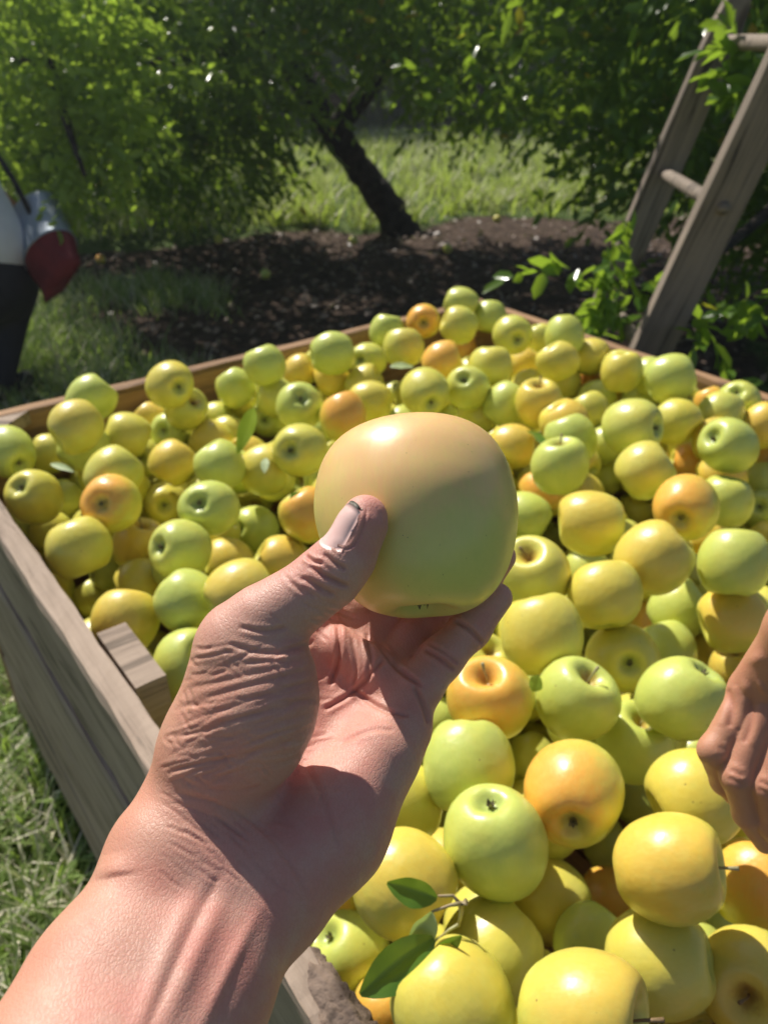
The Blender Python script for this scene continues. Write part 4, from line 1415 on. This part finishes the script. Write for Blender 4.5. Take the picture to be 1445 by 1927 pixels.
# leaning trunk, centre
_r = FW+RT*(748-CX)/FPX+UP*(CY-425)/FPX; t0 = np.array([0, 0, CAMZ])-_r*CAMZ/_r[2]
tree('apple_tree', 'old apple tree with a dark trunk leaning left in the centre behind the bin', t0,
     ([t0+[.08, 0, -.15], t0+[-.03, 0, .06], at(700, 345, 6.0), at(652, 285, 5.92), at(600, 205, 5.8), at(520, 80, 5.6), at(430, -220, 5.5)], [.155, .12, .105, .098, .092, .08, .06]),
     [([at(625, 250, 5.75), at(720, 130, 5.6), at(860, 10, 5.3), at(960, -160, 5.2)], [.085, .07, .05, .03]),
      ([at(500, 60, 5.4), at(400, 110, 5.0), at(270, 120, 4.7)], [.06, .045, .02]),
      ([at(665, 300, 5.85), at(560, 40, 6.1), at(540, -200, 6.4)], [.09, .07, .04])],
     [((-.3, 5.7, 2.4), (2.3, 1.5, 1.2), .7), ((-1.25, 5.3, 1.45), (1.15, 1.0, .8), 1.4), ((.3, 5.3, 1.75), (1.2, 1.0, .62), 1.3), ((.85, 5.9, 1.25), (.95, .7, .5), 1.8), ((-1.75, 5.9, .85), (1.15, .7, .52), 3.6), ((-1.0, 4.6, 1.5), (.9, .5, .45), 1.2), ((-.9, 6.7, 3.1), (2.3, 1.2, .95), 1.3)],  # last lobe is out of view, added to shade the foliage below
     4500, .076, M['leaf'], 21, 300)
# left tree with a sunlit drooping branch
t1 = np.array([-3.2, 4.2, 0.])
tree('apple_tree', 'apple tree at far left with sunlit drooping leafy branches', t1,
     ([t1-[0, 0, .1], t1+[.1, 0, .8], t1+[.3, .05, 1.6]], [.14, .11, .09]),
     [([t1+[.25, 0, 1.3], at(-60, 60, 3.6), at(90, 120, 3.1), at(160, 330, 2.9)], [.06, .04, .025, .008]), ([t1+[.3, 0, 1.5], at(-40, -60, 3.4), at(220, -40, 3.0)], [.06, .04, .015])],
     [((-2.75, 4.4, 2.2), (.55, .45, .4))],  # lobe out of view, placed to throw shade on the picker
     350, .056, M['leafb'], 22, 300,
     extra=sprays([([(-40, 60, 3.2), (100, 90, 3.0), (230, 60, 2.9)], 95, .10), ([(-30, 150, 3.2), (90, 190, 3.05), (230, 200, 3.0)], 85, .09), ([(120, 150, 3.1), (150, 260, 3.0), (140, 370, 2.95)], 34, .03),
                   ([(-30, 290, 3.4), (70, 330, 3.3)], 14, .05), ([(200, 180, 3.1), (230, 320, 3.1)], 16, .05), ([(-20, -20, 3.0), (170, 0, 2.9)], 80, .09), ([(300, 30, 3.3), (380, 60, 3.4)], 16, .1)]), nl=10)
# right tree behind the ladder
t2 = np.array([2.35, 4.1, 0.])
tree('apple_tree', 'leafy apple tree behind the ladder at right', t2,
     ([t2-[0, 0, .1], t2+[-.1, 0, .7], t2+[-.2, -.1, 1.5]], [.15, .12, .09]),
     [([t2+[-.1, 0, .8], (1.6, 3.9, 1.2), (1.0, 3.7, 1.5)], [.07, .05, .02]), ([t2+[-.1, 0, .5], (1.7, 3.2, .9), at(1250, 560, 2.3), at(1130, 520, 2.1)], [.05, .03, .012, .005])],
     [((1.75, 4.1, 2.0), (1.35, 1.1, 1.25), .7), ((1.62, 3.9, 1.1), (.75, .8, .62), 1.6), ((2.0, 3.5, .95), (.75, .7, .75), 1.3), ((1.2, 3.6, 1.75), (.8, .7, .5), 1.1)],
     2300, .076, M['leaf'], 23, 300,
     extra=sprays([([(1250, 560, 2.3), (1180, 500, 2.15), (1100, 500, 2.05)], 8, .025), ([(1210, 600, 2.2), (1130, 580, 2.1)], 5, .03), ([(1300, 560, 2.0), (1320, 620, 1.95)], 2, .01), ([(1400, 200, 1.9), (1410, 60, 1.9)], 7, .03), ([(1380, 600, 2.2), (1450, 520, 2.2)], 8, .05), ([(900, 250, 3.2), (860, 160, 3.2)], 12, .08)]), nl=10)
# orchard row beyond the meadow
ft = None
labs = ['far orchard tree at left beyond the meadow', 'second far orchard tree from left beyond the meadow', 'far orchard tree behind the leaning trunk', 'far orchard tree behind the gap right of the leaning trunk', 'second far orchard tree from right beyond the meadow', 'far orchard tree at right beyond the meadow', 'nearer orchard tree added behind the picker to shade the ground']
for i, (x_, y_, sc_, rz) in enumerate([(-7.5, 13.5, .85, 0), (-4.6, 13.0, .8, 1.1), (-1.6, 13.8, .8, 2.3), (1.5, 14.4, .85, 3.3), (4.6, 13.8, .8, 4.2), (7.8, 13.2, .85, 5.2), (-3.2, 8.6, .72, .6)]):  # last one is an added tree, casting shade on the soil
    if ft is None:
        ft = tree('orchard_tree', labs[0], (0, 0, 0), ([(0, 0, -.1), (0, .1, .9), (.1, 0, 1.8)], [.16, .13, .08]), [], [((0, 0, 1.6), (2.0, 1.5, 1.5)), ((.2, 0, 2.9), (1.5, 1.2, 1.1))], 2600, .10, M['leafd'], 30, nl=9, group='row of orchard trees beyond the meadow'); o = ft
    else:
        o = ft.copy(); C.objects.link(o); o['label'] = labs[i]
        for ch in list(ft.children): c2 = ch.copy(); C.objects.link(c2); c2.parent = o
    o.location = (x_, y_, 0); o.rotation_euler.z = rz; o.scale = (sc_,)*3
# deep wood behind everything
r = np.random.default_rng(77)
n = 26000; P = np.stack([r.uniform(-34, 34, n), 17+r.uniform(-1.2, 2.5, n)+.004*0, r.uniform(0, 1, n)**.8*3.3], 1); P[:, 1] += np.sin(P[:, 0]*.9)*.8; P[:, 2] *= 1+.2*np.sin(P[:, 0]*1.3)
a = r.normal(0, 1, (n, 3)); a /= np.linalg.norm(a, axis=1)[:, None]; b = np.cross(a, r.normal(0, 1, (n, 3))); b /= np.linalg.norm(b, axis=1)[:, None]; L = r.uniform(.15, .35, n)[:, None]
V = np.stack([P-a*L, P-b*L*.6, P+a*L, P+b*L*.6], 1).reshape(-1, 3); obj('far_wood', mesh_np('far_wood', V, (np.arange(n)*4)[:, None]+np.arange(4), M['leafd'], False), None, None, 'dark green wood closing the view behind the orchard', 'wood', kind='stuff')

# fallen apples
r = random.Random(6)
for i, (x, y, lb) in enumerate([(842, 468, 'fallen green apple on the dark soil right of the leaning trunk'), (935, 412, 'fallen yellow apple at the edge of the sunlit meadow'), (412, 450, 'fallen yellow apple left of the leaning trunk in shade'), (500, 516, 'small fallen green apple on soil in front of the trunk'), (190, 488, 'fallen orange apple in shaded grass beside the red bucket'), (665, 452, 'fallen green apple beside the foot of the leaning trunk')]):
    ry = FW+RT*(x-CX)/FPX+UP*(CY-y)/FPX; t = (.015-CAMZ)/ry[2]
    place_apple(np.array([0, 0, CAMZ])+ry*t, .030, (r.gauss(0, 1), r.gauss(0, 1), r.gauss(0, 1)), 'gyygog'[i], AM[i], '-', 1.0, label=lb, group='fallen apples under the trees')

# ---------------------------------------------------------------- picker with a bucket, far left
def pp(x, y, d=3.0): return at(x, y, d)
def up(p, dx, dy, dz): return np.array(p)+np.array([dx, dy, dz])
hip = np.array([-1.50, 3.02, .58])
# crouching, back turned, leaning to the left
sk = [(.02, [(up(hip, -.20, .06, .56), up(hip, -.24, .06, .63), .055, .055), (up(hip, -.27, .06, .68), up(hip, -.30, .06, .75), .088, .095),
             (up(hip, -.05, -.16, .44), up(hip, .06, -.24, .24), .045, .038), (up(hip, .06, -.24, .24), up(hip, .0, -.30, .04), .038, .030), (up(hip, .0, -.30, .04), up(hip, .0, -.32, -.03), .030, .026),
             (up(hip, -.22, .22, .44), up(hip, -.12, .34, .24), .045, .038), (up(hip, -.12, .34, .24), up(hip, .0, .38, .06), .038, .030), (up(hip, .0, .38, .06), up(hip, .03, .38, .0), .030, .026),
             (hip, up(hip, -.15, .04, .44), .12, .13), (up(hip, -.07, -.13, .44), up(hip, -.20, .18, .44), .06, .06)])]
V, F = body_mesh(sk, .012, [0], None, 'picker'); per = body_obj('person', V, F, M['tan'], np.full(len(V), .3), np.zeros(len(V)), label='apple picker in white shirt and dark trousers crouching at far left in shade', cat='person')
def cloth(nm, g, mat, h=.014):
    V, F = body_mesh(g, h, [0]*len(g), None, nm); me = mesh_np(nm, V, F, mat); return obj(nm, me, per)
cloth('shirt', [(.06, [(up(hip, .0, 0, .02), up(hip, -.13, .04, .44), .175, .150), (up(hip, -.05, -.13, .44), up(hip, -.20, .18, .44), .08, .08),
                      (up(hip, -.05, -.16, .44), up(hip, .0, -.22, .32), .075, .065), (up(hip, -.22, .22, .44), up(hip, -.17, .30, .32), .075, .065)])], M['shirt'])
cloth('trousers', [(.04, [(up(hip, 0, -.04, -.10), up(hip, 0, .06, -.14), .165, .165), (up(hip, .0, -.12, -.12), up(hip, -.16, .28, -.06), .10, .08), (up(hip, -.16, .28, -.06), up(hip, -.14, .05, -.48), .075, .055),
                      (up(hip, .02, -.10, -.14), up(hip, .06, .22, -.10), .10, .08), (up(hip, .06, .22, -.10), up(hip, -.02, -.04, -.50), .075, .055)])], M['denim'])
for dx, dy in ((-.02, -.06), (-.14, .03)): cloth('shoe', [(.02, [(up(hip, dx, dy, -.54), up(hip, dx+.04, dy+.15, -.55), .042, .035)])], M['strap'])
hv, hf = body_mesh([(.02, [(up(hip, -.30, .05, .76), up(hip, -.31, .04, .79), .105, .095)])], .012, [0], None, 'hair'); hv = hv[:]; obj('hair', mesh_np('hair', hv, hf, M['hair']), per)
# picking bucket: silver shell, red canvas drop bottom
bk_ = empty('picking_bucket', pp(88, 440, 3.0), 'silver metal picking bucket with dark red canvas bottom at far left', 'bucket')
bt = np.array(pp(66, 402, 3.03)); bb = np.array(pp(106, 500, 2.95)); axb = (bb-bt)/np.linalg.norm(bb-bt)
def frus(nm, prof, mat, ex=1.0, ey=.72, wob=0):
    s1 = np.cross(axb, [0, 1, .2]); s1 /= np.linalg.norm(s1); s2 = np.cross(axb, s1); V = []; F = []; n = 40; ey0 = ey
    for k_, (t, R) in enumerate(prof):
        ey = ey0*(1-.82*(k_/(len(prof)-1))**1.3) if wob else ey0
        for j in range(n):
            a = 2*math.pi*j/n; q = R*(1+wob*k_*.25*math.sin(5*a+k_)); V.append(bt+axb*t+s1*q*ex*math.cos(a)+s2*q*ey*math.sin(a)-np.array(bk_.location))
    for i in range(len(prof)-1):
        for j in range(n): F.append((i*n+j, i*n+(j+1) % n, (i+1)*n+(j+1) % n, (i+1)*n+j))
    return obj(nm, mesh(nm, V, F, mat), bk_)
frus('shell', [(.0, .105), (-.004, .112), (.01, .114), (.03, .112), (.10, .115), (.19, .119), (.20, .122), (.20, .112), (.02, .107), (.0, .105)], M['metal'])
frus('canvas_bottom', [(.195, .117), (.22, .118), (.25, .115), (.28, .112), (.31, .114), (.335, .118), (.338, .02)], M['canvas'], wob=.05)
st_ = tube('strap', [p-np.array(bk_.location) for p in (pp(62, 410, 2.93), pp(30, 345, 2.9), pp(-5, 290, 2.9), pp(-30, 220, 2.95))], [.010]*4, 6, M['strap']); obj('strap', st_, bk_)
# ---------------------------------------------------------------- thin haze, added to stand in for lens flare
k = NT('haze'); v = k.n('ShaderNodeVolumePrincipled'); v.inputs['Color'].default_value = (.86, .92, 1., 1); v.inputs['Density'].default_value = .0045; v.inputs['Anisotropy'].default_value = .55
k.t.links.new(v.outputs[0], k.out.inputs[1])
hv_ = [(x, y, z) for x in (-60, 60) for y in (-32, 60) for z in (-1.2, 6.5)]
obj('haze', mesh('haze', hv_, [(0, 1, 3, 2), (4, 6, 7, 5), (0, 4, 5, 1), (2, 3, 7, 6), (0, 2, 6, 4), (1, 5, 7, 3)], k.m, False), None, None, 'thin pale haze added to stand in for lens flare veil', 'haze', kind='stuff')
